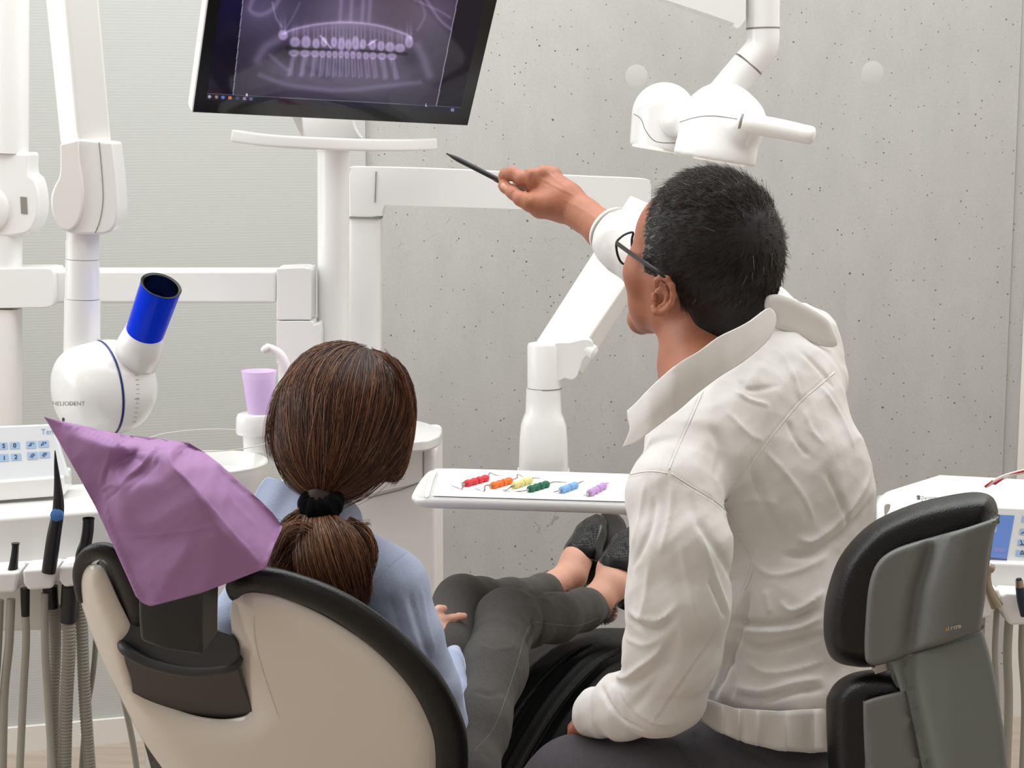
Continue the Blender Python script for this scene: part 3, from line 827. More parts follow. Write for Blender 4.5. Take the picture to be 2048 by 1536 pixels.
seam_on(bvh(v, f), [(1268, 228), (1282, 238), (1292, 262), (1312, 283), (1350, 286)], .0009, SEAM, lh)
glass = mat('lamp_glass', '#f7f5ef', .1, emit='#fff6e8', estr=.25)
build('light_window', lathe(P(1314, 298, YL + .07), (-.17, 0, -1), [(-.002, px(52, YL)), (.002, px(52, YL)), (.003, px(48, YL)), (.003, 0)], 40), glass, ol)
build('light_window', lathe(P(1438, 322, YL - .02), (-.17, 0, -1), [(-.002, px(52, YL)), (.002, px(52, YL)), (.003, px(48, YL)), (.003, 0)], 40), glass, ol)
hd = build('handle', tube([P(1490, 246, YL - .09), P(1560, 258, YL - .105), P(1622, 271, YL - .12)], [px(20, YL), px(19, YL), px(17.5, YL)], 36, smooth=3, dome=.5), WHITE2, ol)
build('handle_seam', tube([P(1482, 244, YL - .087), P(1486, 245, YL - .088)], px(20.6, YL), 36), SEAM, hd)

# ---------------- x-ray device ---------------------------------------------
YX = 2.9
xr_ = thing('xray_machine', P(165, 460, YX), 'white dental x-ray machine on a jointed arm with a blue cone', 'x-ray machine')
def quadpost(l, rdg, r, yt, yb_, Yc):
    """square tube seen on its edge: x of left edge, ridge and right edge at top and bottom"""
    rings = []
    for (a, b, c, y) in ((l[0], rdg[0], r[0], yt), (l[1], rdg[1], r[1], yb_)):
        A, B, C = P(a, y, Yc + .035), P(b, y, Yc), P(c, y, Yc + .028)
        D = A + (C - B)
        zz = B.z
        rings.append([Vector((q.x, q.y, zz)) for q in (A, B, C, D)])
    return loft(rings)
build('arm', quadpost((80, 119), (123, 158), (192, 226), -90, 292, YX), WHITE, xr_, bevel=.006)
jo = catmull([(119, 287), (119, 287), (157, 277), (157, 277), (224, 284), (224, 284), (230, 330), (235, 385), (236, 430), (228, 456), (210, 468), (180, 469), (150, 468), (122, 457), (104, 425), (101, 395), (108, 372), (119, 350), (120, 320)], 4)
build('joint_cover', slab(jo, YX, .075), WHITE, xr_, bevel=.014)
lp = catmull([(119, 288), (119, 288), (156, 279), (156, 279), (158, 320), (165, 365), (166, 405), (158, 440), (142, 460), (122, 458), (106, 432), (102, 400), (108, 374), (118, 352), (120, 320)], 5)
build('joint_plate', slab(lp, YX - .008, .012), WHITE2, xr_, bevel=.005)
build('joint_seam', tube([P(x, y, YX - .0005) for x, y in ((198, 284), (204, 350), (206, 400), (200, 440), (190, 466))], .0007, 6, smooth=4), SEAM, xr_)
build('hanger', tube([P(166, 462, YX + .035), P(166, 482, YX + .035)], px(33, YX), 36), WHITE, xr_)
build('hanger', tube([P(165, 482, YX + .035), P(165, 518, YX + .035)], px(33.5, YX), 36), WHITE, xr_)
build('hanger', tube([P(165, 519, YX + .035), P(165, 597, YX + .035)], [px(34, YX), px(35, YX)], 36), WHITE, xr_)
build('hanger', tube([P(165, 598, YX + .035), P(164, 690, YX + .035), P(166, 712, YX + .035), P(172, 735, YX + .03)], [px(36.5, YX), px(37, YX), px(41, YX), px(50, YX)], 36, smooth=4), WHITE, xr_)
ax = Vector((.80, .60, .05)).normalized(); C0 = P(209, 776, YX + .03); k_ = S(YX)
prof = [(-100, 0), (-98, 30), (-92, 58), (-80, 77), (-58, 91), (-28, 98.5), (-6, 99.5)]
prof = [(a[0], a[1]) for a in catmull([(*p,) for p in prof], 4, closed=False)]
build('tube_housing', lathe(C0, ax, [(a * k_, max(b, 0) * k_) for a, b in prof], 72), WHITE, xr_, sharp=0)
prof = catmull([(-2.5, 99.3), (22, 98), (55, 90), (80, 73), (96, 47), (103, 18), (104, 0)], 4, closed=False)
build('tube_housing', lathe(C0, ax, [(a * k_, max(b, 0) * k_) for a, b in prof], 72), WHITE, xr_, sharp=0)
NAVY = mat('navy_ring', '#1f2c72', .3)
build('blue_ring', lathe(C0, ax, [(-6 * k_, 98 * k_), (-6 * k_, 100.4 * k_), (-2.2 * k_, 100.4 * k_), (-2.2 * k_, 98 * k_)], 90), NAVY, xr_)
cb, ctp = P(290, 664, YX - .01), P(322, 572, YX - .05)
cax = (ctp - cb).normalized()
c0 = P(264, 738, YX + .055)
build('cone_mount', tube([c0, P(277, 700, YX + .005), cb - cax * .004, cb + cax * .002], [px(46, YX), px(47, YX), px(41, YX), px(40, YX)], 48, smooth=4), WHITE, xr_)
BLUEG = mat('blue_acrylic', '#0b3cf0', .1, trans=.15, ior=1.2, spec=.3)
LC = (ctp - cb).length; R0, R1 = px(38.5, YX), px(41, YX)
build('blue_cone', lathe(cb, cax, [(0, R0), (LC, R1), (LC, R1 - .0022), (0, R0 - .0022), (0, R0)], 64, closed=False, cap=False), BLUEG, xr_)
build('cone_core', lathe(cb, cax, [(-.001, 0), (-.001, R0 - .003), (LC * .6, R0 - .003), (LC * .62, R0 - .004), (LC * .62, 0)], 48), mat('deep_blue', '#2b5ce0', .3), xr_)
build('cone_band', lathe(cb, cax, [(LC * .66, R1 - .0028), (LC * .66, R1 - .0022), (LC * 1.005, R1 - .0022), (LC * 1.012, R1 + .0004), (LC * 1.02, R1 - .001), (LC * 1.0, R1 - .0045), (LC * .4, R1 - .0045)], 64, cap=False), mat('black_band', '#0b0b0e', .3), xr_)
PRINT = mat('grey_print', '#9a9896', .6)
tu, tv = Vector((1, .15, 0)).normalized(), Vector((0, 0, 1))
def on_axis(pxx, pyy, extra):   # point on the housing surface towards the viewer
    return P(pxx, pyy, YX - .035 + extra)
def text_on(tree, body, x, y, size, m, parent, dx=(1, 0), dy=(0, -1), name='lettering', lift=.0005, bold=0.0, tag=None):
    """letters laid onto a surface: size and place in photo px, each outline point pressed onto the skin"""
    cu = bpy.data.curves.new('txt', 'FONT'); cu.body = body; cu.size = size; cu.resolution_u = 3; cu.offset = bold
    to = bpy.data.objects.new('txt', cu); COL.objects.link(to)
    me = to.evaluated_get(bpy.context.evaluated_depsgraph_get()).to_mesh()
    V = []; ok = True
    for p in me.vertices:
        qx = x + dx[0] * p.co.x + dy[0] * p.co.y; qy = y + dx[1] * p.co.x + dy[1] * p.co.y
        loc, n = hit(tree, qx, qy)
        if loc is None: loc = V[-1] if V else P(qx, qy, 3); n = Vector((0, -1, 0))
        if n.dot(ray(qx, qy)) > 0: n = -n
        V.append(loc + n * lift)
    F = [tuple(p.vertices) for p in me.polygons]
    bpy.data.objects.remove(to)
    me2 = build(name, (V, F), m, parent, flat=True)
    if tag: me2['label'] = tag
    return me2
def patch_on(tree, outline, m, parent, name, lift=.0006, thick=0, smooth=0):
    if smooth: outline = catmull(outline, smooth)
    V = []
    for x, y in outline:
        loc, n = hit(tree, x, y)
        if loc is None: loc = V[-1] if V else P(x, y, 3); n = Vector((0, -1, 0))
        if n.dot(ray(x, y)) > 0: n = -n
        V.append(loc + n * lift)
    return build(name, (V, [tuple(range(len(V)))]), m, parent, flat=True)
def wtree(o):
    dg = bpy.context.evaluated_depsgraph_get(); ev = o.evaluated_get(dg); me = ev.to_mesh(); og = np.array(ORG[o])
    return BVHTree.FromPolygons([tuple(np.array(v.co) + og) for v in me.vertices], [tuple(p.vertices) for p in me.polygons])
hs = [o for o in xr_.children if o.name.startswith('tube_housing')]
xt = wtree(hs[0])
text_on(xt, 'HELIODENT', 105, 811, 12, PRINT, hs[0], name='lettering')
text_on(xt, 'PLUS', 137, 810, 6.5, PRINT, hs[0], name='lettering')
patch_on(xt, [(127 + 2.6 * math.cos(a), 839 + 4.2 * math.sin(a)) for a in np.linspace(0, 6.28, 14)[:-1]], mat('dark_dot', '#3a3a3a', .5), hs[0], 'sensor_dot')
xt2 = wtree(hs[1])
for i in range(14):
    y0 = 722 + i * 9.3; x0 = 262 + 8.0 * math.sin((i + .5) / 14 * 3.14)
    patch_on(xt2, [(x0 + 2, y0), (x0 + 9, y0), (x0 + 9, y0 + .9), (x0 + 2, y0 + .9)], PRINT, hs[1], 'scale_mark')
text_on(xt2, '+30', 268, 800, 6.5, PRINT, hs[1], name='scale_number')
text_on(xt2, '0', 266, 742, 6.5, PRINT, hs[1], name='scale_number')

# ---------------- swivel arm at the far left -------------------------------
YS = 3.3
sa = thing('swivel_support', P(20, 600, YS), 'white ceiling column at the left edge with joint and long bar reaching right', 'equipment stand')
build('upper_column', tube([P(16, -90, YS), P(15, 306, YS)], px(41, YS), 40), WHITE, sa)
build('joint', slab(catmull([(-60, 305), (-60, 305), (58, 305), (58, 305), (58, 345), (70, 360), (78, 395), (76, 435), (60, 464), (38, 472), (0, 476), (-60, 480), (-60, 480)], 4), YS - .03, .075), WHITE, sa, bevel=.012)
build('joint_disc', lathe(P(-32, 418, YS - .028), (0, -1, 0), [(0, px(52, YS)), (.008, px(50, YS)), (.012, px(44, YS)), (.012, 0)], 48), WHITE2, sa)
build('joint_slot', slab([(40, 393), (53, 394), (55, 428), (42, 427)], YS - .0315, .004), mat('slot_grey', '#8d8880', .6), sa, bevel=.0008)
build('lower_column', tube([P(12, 470, YS), P(12, 538, YS)], px(32, YS), 40), WHITE, sa)
build('bar_joint', slab(catmull([(-60, 538), (-60, 538), (60, 536), (96, 537), (106, 545), (108, 600), (98, 614), (60, 616), (-60, 618), (-60, 618)], 4), YS - .035, .085), WHITE, sa, bevel=.008)
build('bar', slab([(100, 541), (552, 541), (552, 607), (100, 607)], YS - .01, .075), WHITE, sa, bevel=.006)
build('end_block', slab(catmull([(553, 537), (553, 537), (600, 535), (615, 537), (622, 546), (622, 640), (622, 640), (553, 640), (553, 640)], 4), YS - .02, .085), WHITE, sa, bevel=.008)
build('end_foot', slab(catmull([(553, 642), (553, 642), (620, 642), (628, 650), (640, 652), (640, 728), (640, 728), (553, 728), (553, 728)], 4), YS - .02, .085), WHITE, sa, bevel=.006)
build('end_post', rtube([P(590, 722, YS + .02), ontop(590, YS + .02)], px(66, YS), .06, (1, 0, 0), 28, power=5), WHITE, sa)
build('left_post', rtube([P(5, 616, YS), P(5, 1000, YS)], px(70, YS), .06, (1, 0, 0), 28, power=5), WHITE2, sa)

# ---------------- hygiene cabinet with bowl ---------------------------------
CABW = mat('cabinet_lacquer', '#faf9f7', .3)
cab = thing('hygiene_cabinet', Vector((P(700, 900, 3.45).x, 3.45, 0)), 'white hygiene cabinet with spittoon bowl standing in front of the wall', 'cabinet')
cx0, cx1 = P(560, 900, 3.3).x, P(872, 900, 3.3).x
zt = P(800, 868, 3.3).z
build('body', box(((cx0 + cx1) / 2, 3.46, zt / 2 - .02), cx1 - cx0, .32, zt - .03), CABW, cab, bevel=.012)
tp = [H(x, y, zt) for x, y in catmull([(548, 880), (548, 880), (700, 886), (830, 888), (872, 880), (884, 868), (878, 860), (850, 850), (820, 844), (760, 838), (548, 838), (548, 838)], 5)]
build('worktop', plate([p - Vector((0, 0, .016)) for p in tp], (0, 0, .022)), WHITE, cab, bevel=.005)
fy = 3.297
build('door', slab([(700, 893), (846, 890), (846, 965), (700, 998)], fy - .004, .005), CABW, cab, bevel=.0015)
build('door_gap', tube([P(846, 962, fy - .004), P(800, 980, fy - .004), P(735, 996, fy - .004)], .0012, 6), SEAM, cab)
build('panel_gap', slab([(846.5, 886), (848, 886), (848, 960), (846.5, 960)], fy - .006, .004), SEAM, cab)
PORC = mat('white_porcelain', '#f4f3f1', .1, coat=.5)
bc = P(416, 880, 3.08); rR = px(128, 3.08)
bowl = thing('spittoon_bowl', (bc.x, bc.y, bc.z - .2), 'white spittoon bowl with clear glass rim, cup rest and curved water spout', 'spittoon')
build('basin', lathe(bc - Vector((0, 0, .085)), (0, 0, 1), [(-.03, 0), (-.03, .075), (-.012, .08), (-.01, .094), (.0, .096), (.02, rR * .93), (.045, rR * .96), (.047, rR * .93), (.02, rR * .86), (.005, .06), (0, .02), (0, 0)], 64), PORC, bowl)
GLASS = mat('clear_glass', '#ffffff', .02, trans=1.0, ior=1.08)
build('glass_rim', lathe(bc - Vector((0, 0, .045)), (0, 0, 1), [(0, rR * .955), (.045, rR), (.0455, rR - .0015), (0, rR * .955 - .0015), (0, rR * .955)], 72, cap=False), GLASS, bowl)
build('rim_edge', tube([bc + Vector((rR * math.cos(a), rR * math.sin(a), 0)) for a in np.linspace(0, 6.283, 72)], .0009, 6), mat('rim_grey', '#d9d4ca', .2), bowl)
build('pedestal', tube([bc - Vector((0, 0, .11)), bc - Vector((0, 0, .4))], .075, 40), PORC, bowl)
fi = bowl
cr_ = P(512, 826, 3.14); k3 = S(3.14)
build('cup_rest', lathe(cr_ - Vector((0, 0, 78 * k3)), (0, 0, 1), [(0, 27 * k3), (34 * k3, 28 * k3), (36 * k3, 40 * k3), (40 * k3, 42 * k3), (70 * k3, 40 * k3), (76 * k3, 37 * k3), (77.5 * k3, 33 * k3), (77.5 * k3, 0)], 48), WHITE, fi)
build('spout', tube([P(x, y, 3.1) for x, y in ((584, 850), (580, 790), (574, 745), (562, 712), (545, 698), (531, 694))], [px(r, 3.1) for r in (15, 13, 12, 10, 8, 7.5)], 24, smooth=4), mat('spout_white', '#efe8ee', .25), fi)
build('spout_tip', tube([P(541, 694, 3.1), P(531, 699, 3.1), P(527, 704, 3.1)], [px(8.6, 3.1), px(9, 3.1), px(7, 3.1)], 20, smooth=3), WHITE, fi)
# cup
YCp = 3.14
cb0 = P(520, 829, YCp); prof = []
Hc = (P(520, 742, YCp) - cb0).length
for i in range(0, 41):
    t = i / 40; r = 24 + (35 - 24) * t
    if t < .82: r += .55 * math.sin(i * 3.1)
    else: r += .6
    prof.append((t * Hc, r * S(YCp)))
prof = [(0, 0)] + prof + [(Hc * 1.005, 36.6 * S(YCp)), (Hc * 1.0, 34.6 * S(YCp)), (Hc * .5, 28.5 * S(YCp)), (.002, 22.5 * S(YCp)), (.002, 0)]
build('plastic_cup', lathe(cb0, (0, 0, 1), prof, 56, cap=False), mat('lilac_plastic', '#f4e4fb', .3, transl=.5), sharp=0, label='ribbed lilac plastic cup standing beside the spittoon', cat='cup')

# ---------------- left treatment unit ---------------------------------------
YU = 2.62
lu = thing('assistant_unit', Vector((P(60, 1100, YU).x, YU + .1, 0.6)), 'white unit with blue key panel and instrument rests at the left edge', 'dental unit')
ledge = [P(x, y, Y) for x, y, Y in ((-120, 1042, YU), (196, 1022, YU + .02), (196, 1150, YU + .02), (-120, 1160, YU))]
L0 = [(-130, 1044, YU), (232, 1016, YU + .03)]
a0, a1 = P(*L0[0]), P(*L0[1])
back = Vector((-.02, .22, 0))
build('housing', loft([[a0, a1, a1 + back, a0 + back], [p - Vector((0, 0, .1)) for p in (a0, a1, a1 + back, a0 + back)]]), WHITE, lu, bevel=.008)
b0, b1 = P(-130, 1012, YU + .1), P(129, 992, YU + .115)
build('panel_base', loft([[b0, b1, b1 + back * .35, b0 + back * .35], [p + Vector((0, 0, .032)) for p in (b0, b1, b1 + back * .35, b0 + back * .35)]]), WHITE, lu, bevel=.004)
# key panel, leaning back a little
pA, pB, pD = P(-140, 972, YU + .11), P(137, 953, YU + .125), P(-140, 858, YU + .135)
pC = on_plane(104, 848, pA, pB, pD)
kp = build('key_panel', plate([pA, pB, pC, pD], (0, .012, -.002)), mat('panel_white', '#e6e9ee', .3), lu, bevel=.003)
kt = wtree(kp)
KEY = mat('key_blue', '#a9c6ea', .4); INK = mat('key_ink', '#27303c', .5)
KN = mat('panel_name', '#88aecb', .5)
text_on(kt, 'Teneo', 82, 869, 16, KN, kp, dx=(1, -.035), name='lettering')
for (x0, y0, x1, y1, g) in ((-4, 885, 16, 899, 'S'), (19.5, 884, 40, 898, '0'), (52, 882, 73, 897, 'i1'), (76, 881, 98, 895, 'i2'), (-4, 908, 18, 923, '1'), (21.5, 907, 43, 921, '2'), (54, 904, 76, 919, 'i3'), (78, 903, 100, 916, 'i4')):
    k = patch_on(kt, [(x0, y0 + .8), (x1 - 1, y0), (x1, y1 - .5), (x0 + 1, y1 + .5)], KEY, kp, 'key')
    if len(g) == 1:
        text_on(kt, g, (x0 + x1) / 2 - 3.2 + (2 if x0 < 0 else 0), y1 - 3, 12, INK, kp, name='key_sign', lift=.001, bold=.25)
    else:
        cxx, cyy = (x0 + x1) / 2, (y0 + y1) / 2
        def st(a, b, w=.55):
            dx, dy = b[0] - a[0], b[1] - a[1]; l = math.hypot(dx, dy); nx_, ny_ = -dy / l * w, dx / l * w
            return [(cxx + p[0], cyy + p[1]) for p in ((a[0] + nx_, a[1] + ny_), (b[0] + nx_, b[1] + ny_), (b[0] - nx_, b[1] - ny_), (a[0] - nx_, a[1] - ny_))]
        segs = [((-5, 3), (0, -4)), ((0, -4), (1, 1)), ((1, 1), (-5, 3)), ((2, -4), (6, -1))] if g in ('i1', 'i2') else [((-5, 3), (-1, -3)), ((-3, 4), (1, -2)), ((-1, 5), (3, -1)), ((-1, -3), (3, -4)), ((3, -4), (5, -1)), ((5, -1), (3, -1))]
        if g == 'i2': segs.append(((5, -4), (4, -1)))
        for sgm in segs: patch_on(kt, st(*sgm), INK, kp, 'key_sign', lift=.001)
# instrument rests
def rest(x0, x1, y, Y):
    c = []
    top = [(x0 - 20, y - 4), (x1 - 4, y - 6), (x1 + 3, y + 12), (x0 + 12, y + 13), (x0 + 6, y + 4)]
    A = [P(a, b, Y) for a, b in ((x0, y + 12), (x1, y + 8), (x1 - 7, y + 50), (x0 + 12, y + 54), (x0 + 2, y + 40))]
    return plate(A, (.0, .05, .004))
for (x0, x1, y) in ((-60, 38, 1136), (44, 112, 1128), (116, 166, 1122)):
    build('instrument_rest', rest(x0, x1, y, YU - .045), WHITE, lu, bevel=.005)
build('rest_rail', loft([[P(-120, 1130, YU - .01), P(175, 1116, YU), P(175, 1116, YU + .05), P(-120, 1130, YU + .05)], [P(-120, 1175, YU - .01), P(175, 1160, YU), P(175, 1160, YU + .05), P(-120, 1175, YU + .05)]]), WHITE, lu, bevel=.006)
build('rear_housing', slab([(-120, 1170), (182, 1160), (186, 1240), (150, 1262), (-120, 1268)], YU + .08, .08), WHITE2, lu, bevel=.01)
SATB = mat('satin_black', '#1d1d1f', .32)
HOSE = mat('grey_hose', '#a8a69c', .5); HOSE2 = mat('ribbed_hose', '#979489', .42)
def hp(y): return YU - .03
# suction tube small
s1_ = thing('suction_handpiece', P(24, 1160, YU - .03), 'small black suction tip in the leftmost instrument rest', 'suction handpiece', 'handpieces in the left rests')
pts_ = [(31, 1087), (30, 1105), (27, 1130), (24, 1152), (23, 1160)]
build('nozzle', tube([P(x, y, YU - .03) for x, y in pts_], [px(r, YU) for r in (7, 7.4, 9, 12, 13)], 24, smooth=3, cap=False), SATB, s1_)
build('lip', tube([P(31, 1086, YU - .03), P(31, 1089, YU - .03)], px(8.2, YU), 24), SATB, s1_)
build('base', tube([P(50, 1176, YU), P(51, 1232, YU)], [px(r, YU) for r in (10, 8.5)], 20), SATB, s1_)
# syringe
s2_ = thing('syringe_handpiece', P(100, 1150, YU - .05), 'tall black air-water syringe with blue button and needle-thin tip', 'handpiece', 'handpieces in the left rests')
build('body', tube([P(x, y, YU - .05) for x, y in ((110, 901), (112, 930), (115, 965), (117, 1000), (116, 1025), (108, 1070), (101, 1120), (97, 1145))], [px(r, YU) for r in (1.0, 4, 7, 10.5, 12, 14, 14.5, 14)], 28, smooth=4), SATB, s2_)
build('button', lathe(P(117, 1029, YU - .05) + Vector((-.0005, -.0078, .001)), (-.02, -1, .15), [(-.003, px(13, YU)), (.0015, px(12.8, YU)), (.0025, px(11, YU)), (.0028, 0)], 32), mat('button_blue', '#3c6fae', .35), s2_)
build('base', tube([P(100, 1172, YU + .01), P(103, 1216, YU + .01)], [px(r, YU) for r in (16, 15)], 24), SATB, s2_)
s3_ = thing('suction_handpiece', P(168, 1150, YU - .04), 'wide hollow black suction nozzle in the third rest, beside the chair', 'suction handpiece', 'handpieces in the left rests')
build('nozzle', tube([P(x, y, YU - .03) for x, y in ((177, 1038), (176, 1060), (172, 1085), (166, 1110), (163, 1150))], [px(r, YU) for r in (11.3, 11.8, 12, 15, 15)], 28, smooth=3, cap=False), SATB, s3_)
build('lip', tube([P(177, 1036, YU - .03), P(177, 1040, YU - .03)], px(12.2, YU), 28, cap=False), SATB, s3_)
build('base', tube([P(140, 1172, YU), P(136, 1242, YU + .01)], px(17, YU), 28), mat('hose_socket', '#2b2c31', .4), s3_)
# hoses
def hose(pl, r, m, label, ribbed=False, Y=YU):
    q = catmull([(*P(x, y, Y + dy), 0) for x, y, dy in pl], 170 if ribbed else 8, closed=False)
    q = [Vector(p[:3]) for p in q]
    if ribbed:
        L = 0; rad = []
        for i, p in enumerate(q):
            if i: L += (p - q[i - 1]).length
            rad.append(px(r, Y) * (1 + .07 * math.sin(L / .0055 * 2 * math.pi)))
    else: rad = px(r, Y)
    build('hose', tube(q, rad, 16), m, label=label, cat='hose', group='hoses hanging at the left')
hose([(-2, 1200, 0), (-6, 1300, 0), (-14, 1420, .01), (-20, 1600, .02)], 10, HOSE, 'smooth grey hose cut off by the left edge of the picture')
hose([(22, 1198, 0), (18, 1290, 0), (8, 1400, .01), (4, 1620, .02)], 9, HOSE, 'smooth grey hose hanging second from the left edge')
hose([(51, 1228, 0), (52, 1290, 0), (46, 1400, .01), (36, 1620, .02)], 8, HOSE, 'thin grey hose below the small suction tip')
hose([(90, 1186, 0), (90, 1290, 0), (96, 1400, .01), (110, 1620, .02)], 8, HOSE, 'thin grey hose curving right below the tall black syringe')
hose([(108, 1212, .03), (110, 1300, .05), (106, 1420, .05), (108, 1620, .06)], 13, HOSE2, 'dark ribbed hose just behind the thin hose under the syringe', True)
hose([(137, 1236, .01), (138, 1300, .01), (132, 1420, .02), (128, 1620, .03)], 13.5, HOSE2, 'ribbed hose below the black socket, left of the chair wing', True)
hose([(160, 1165, .03), (164, 1260, .03), (170, 1400, .03), (186, 1620, .04)], 12.5, HOSE2, 'ribbed hose nearest the chair wing', True)
hose([(196, 1200, .06), (188, 1330, .06), (170, 1450, .07), (158, 1620, .08)], 6, HOSE2, 'thin dark hose partly behind the chair wing')
hose([(225, 1300, .2), (250, 1410, .2), (268, 1500, .2), (284, 1620, .2)], 7, HOSE2, 'grey hose seen under the chair wing')
build('chair_column', tube([P(330, 1380, 2.7), Vector((P(330, 1380, 2.7).x, 2.7, 0.0))], .035, 32), WHITE, label='white round column standing under the chair back', cat='column')

# ---------------- right treatment unit --------------------------------------
YR = 2.95
ru = thing('dentist_unit', Vector((P(1930, 1100, YR).x, YR + .15, .6)), 'white unit with small blue screen and instrument rests at the right edge', 'dental unit')
def Q(x, y, Y): return P(x, y, Y)
zt_ = P(1900, 960, YR).z
top = [(1756, 990), (1775, 978), (1870, 947), (1895, 944), (2040, 955), (2140, 962), (2140, 1000), (1900, 1000), (1756, 1010)]
# sloped face with rounded crown
rg = []
for (dy, ex, Yo) in ((0, 0, .08), (12, 1.0, .05), (60, 1.0, .0), (190, 1.0, -.03), (250, 1, -.03)):
    rg.append([P(1752, 1000 + dy * .9, YR + Yo), P(1768, 985 + dy, YR + Yo - .004), P(1880, 950 + dy, YR + Yo - .01), P(2000, 956 + dy, YR + Yo - .01), P(2160, 966 + dy, YR + Yo), P(2160, 966 + dy, YR + .2), P(1752, 990 + dy, YR + .2)])
build('housing', loft(rg), WHITE, ru, bevel=.01)
fp = build('front_panel', plate([P(1940, 1012, YR - .03), P(2130, 1020, YR - .03), P(2130, 1150, YR - .05), on_plane(1926, 1140, P(1940, 1012, YR - .03), P(2130, 1020, YR - .03), P(2130, 1150, YR - .05))], (0, .02, 0)), mat('panel_white2', '#e9ebee', .3), ru, bevel=.003)
ft = wtree(fp)
patch_on(ft, [(1966, 1028), (2029, 1031), (2012, 1126), (1950, 1118)], mat('display_blue', '#5f7cb4', .2, emit='#4c68a6', estr=.55), fp, 'display')
patch_on(ft, [(1966, 1113), (2014, 1118), (2012, 1126), (1964, 1120)], mat('display_foot', '#5a5570', .2, emit='#443f5a', estr=.4), fp, 'display_bar', lift=.0009)
patch_on(ft, [(1984, 1053), (1994, 1054), (1992, 1065), (1983, 1064)], mat('display_icon', '#99a2c0', .2, emit='#8b94b5', estr=.4), fp, 'display_icon', lift=.0009)
patch_on(ft, [(1988, 1094), (2012, 1096), (2010, 1105), (1987, 1103)], mat('display_icon2', '#7480b8', .2, emit='#6a72ae', estr=.4), fp, 'display_icon', lift=.0009)
for (y, g) in ((1032, 0), (1057, 1), (1079, 2), (1100, 3)):
    xx = 2044 - (y - 1032) * .17
    patch_on(ft, [(xx, y), (xx + 30, y + 1), (xx + 28, y + 14), (xx - 2, y + 12)], KEY, fp, 'key', lift=.0007)
for a, b in (((2040, 1108), (2044, 1101)), ((2044, 1101), (2048, 1108)), ((2048, 1108), (2040, 1108)), ((2041, 1080), (2045, 1090)), ((2039, 1089), (2048, 1089)), ((2042, 1067), (2050, 1063))):
    dx, dy = b[0] - a[0], b[1] - a[1]; l = math.hypot(dx, dy); nx_, ny_ = -dy / l * .7, dx / l * .7
    patch_on(ft, [(a[0] + nx_, a[1] + ny_), (b[0] + nx_, b[1] + ny_), (b[0] - nx_, b[1] - ny_), (a[0] - nx_, a[1] - ny_)], INK, fp, 'key_sign', lift=.0012)
hso = [o for o in ru.children if o.name.startswith('housing')][0]
ht = wtree(hso)
DK = mat('logo_dark', '#4a4a48', .5)
text_on(ht, 'Dentsply', 1842, 999, 9, DK, hso, dx=(1, -.02), name='lettering')
text_on(ht, 'Sirona', 1842, 1007, 8, DK, hso, dx=(1, -.02), name='lettering')
patch_on(ht, catmull([(1833, 993), (1837, 990.5), (1841, 993), (1840, 996), (1841, 998), (1838, 1000), (1833, 998), (1835, 996.5)], 3), DK, hso, 'logo')
hk = [P(x, y, YR + .0) for x, y in catmull([(1770, 1012), (1776, 1008), (1781, 1010), (1779, 1020), (1772, 1030), (1770, 1030)], 3)]
build('side_grip', plate(hk, (0, .006, 0)), mat('grip_grey', '#c9c6c0', .5), ru, bevel=.001)
for (x0, x1, y) in ((1938, 2000, 1170), (2006, 2120, 1182)):
    A = [P(a, b, YR - .11) for a, b in ((x0 - 6, y + 10), (x0 + 6, y + 2), (x1 - 2, y + 8), (x1 + 4, y + 24), (x1 - 16, y + 66), (x0 + 14, y + 70), (x0 - 2, y + 36))]
    build('instrument_rest', plate(A, (0, .05, 0)), WHITE, ru, bevel=.006)
build('rest_rail', slab([(1880, 1120), (2140, 1130), (2140, 1210), (1880, 1200)], YR - .062, .07), WHITE, ru, bevel=.006)
NICK = mat('nickel', '#a89c8c', .3, metal=.9)
hq = thing('turbine_handpiece', P(1985, 1210, YR - .13), 'nickel dental handpiece standing in the right rest beside the stool', 'handpiece', 'handpieces in the right rests')
build('body', tube([P(x, y, YR - .13) for x, y in ((1978, 1136), (1975, 1150), (1976, 1172), (1984, 1192), (1994, 1212))], [px(r, YR) for r in (7.5, 7, 8.5, 10.5, 13)], 24, smooth=4), NICK, hq)
build('head', tube([P(1969, 1132, YR - .13), P(1986, 1138, YR - .13)], px(8.5, YR), 24, dome=.3), NICK, hq)
hq = thing('motor_handpiece', P(2048, 1220, YR - .13), 'dark blue handpiece with steel collar at the right picture edge', 'handpiece', 'handpieces in the right rests')
build('body', tube([P(x, y, YR - .13) for x, y in ((2039, 1172), (2044, 1200), (2052, 1230))], [px(r, YR) for r in (8, 10, 11)], 24, smooth=4), mat('ink_blue', '#232a3d', .35), hq)
build('collar', tube([P(2038, 1160, YR - .13), P(2039.5, 1174, YR - .13)], [px(7.5, YR), px(8.5, YR)], 24), NICK, hq)
build('inner_ring', tube([P(2037.5, 1157, YR - .13), P(2038, 1161, YR - .13)], px(5.5, YR), 24), SATB, hq)
for i, (xa, xb, lb) in enumerate(((1966, 1962, 'grey hose just right of the stool back'), (1996, 1990, 'thin grey hose below the nickel handpiece'), (2022, 2014, 'grey hose hanging third in the right bundle'), (2048, 2046, 'grey hose at the right picture edge'))):
    q = catmull([(*P(x, y, YR - .06 + .012 * i), 0) for x, y in ((xa, 1190), ((xa * 1.2 + xb * .8) / 2 - 4, 1300), (xb + 3, 1420), (xb - 6, 1640))], 8, closed=False)
    build('hose', tube([Vector(p[:3]) for p in q], px((8, 6, 9, 7)[i], YR), 16), HOSE, label=lb, cat='hose', group='hoses hanging at the right')
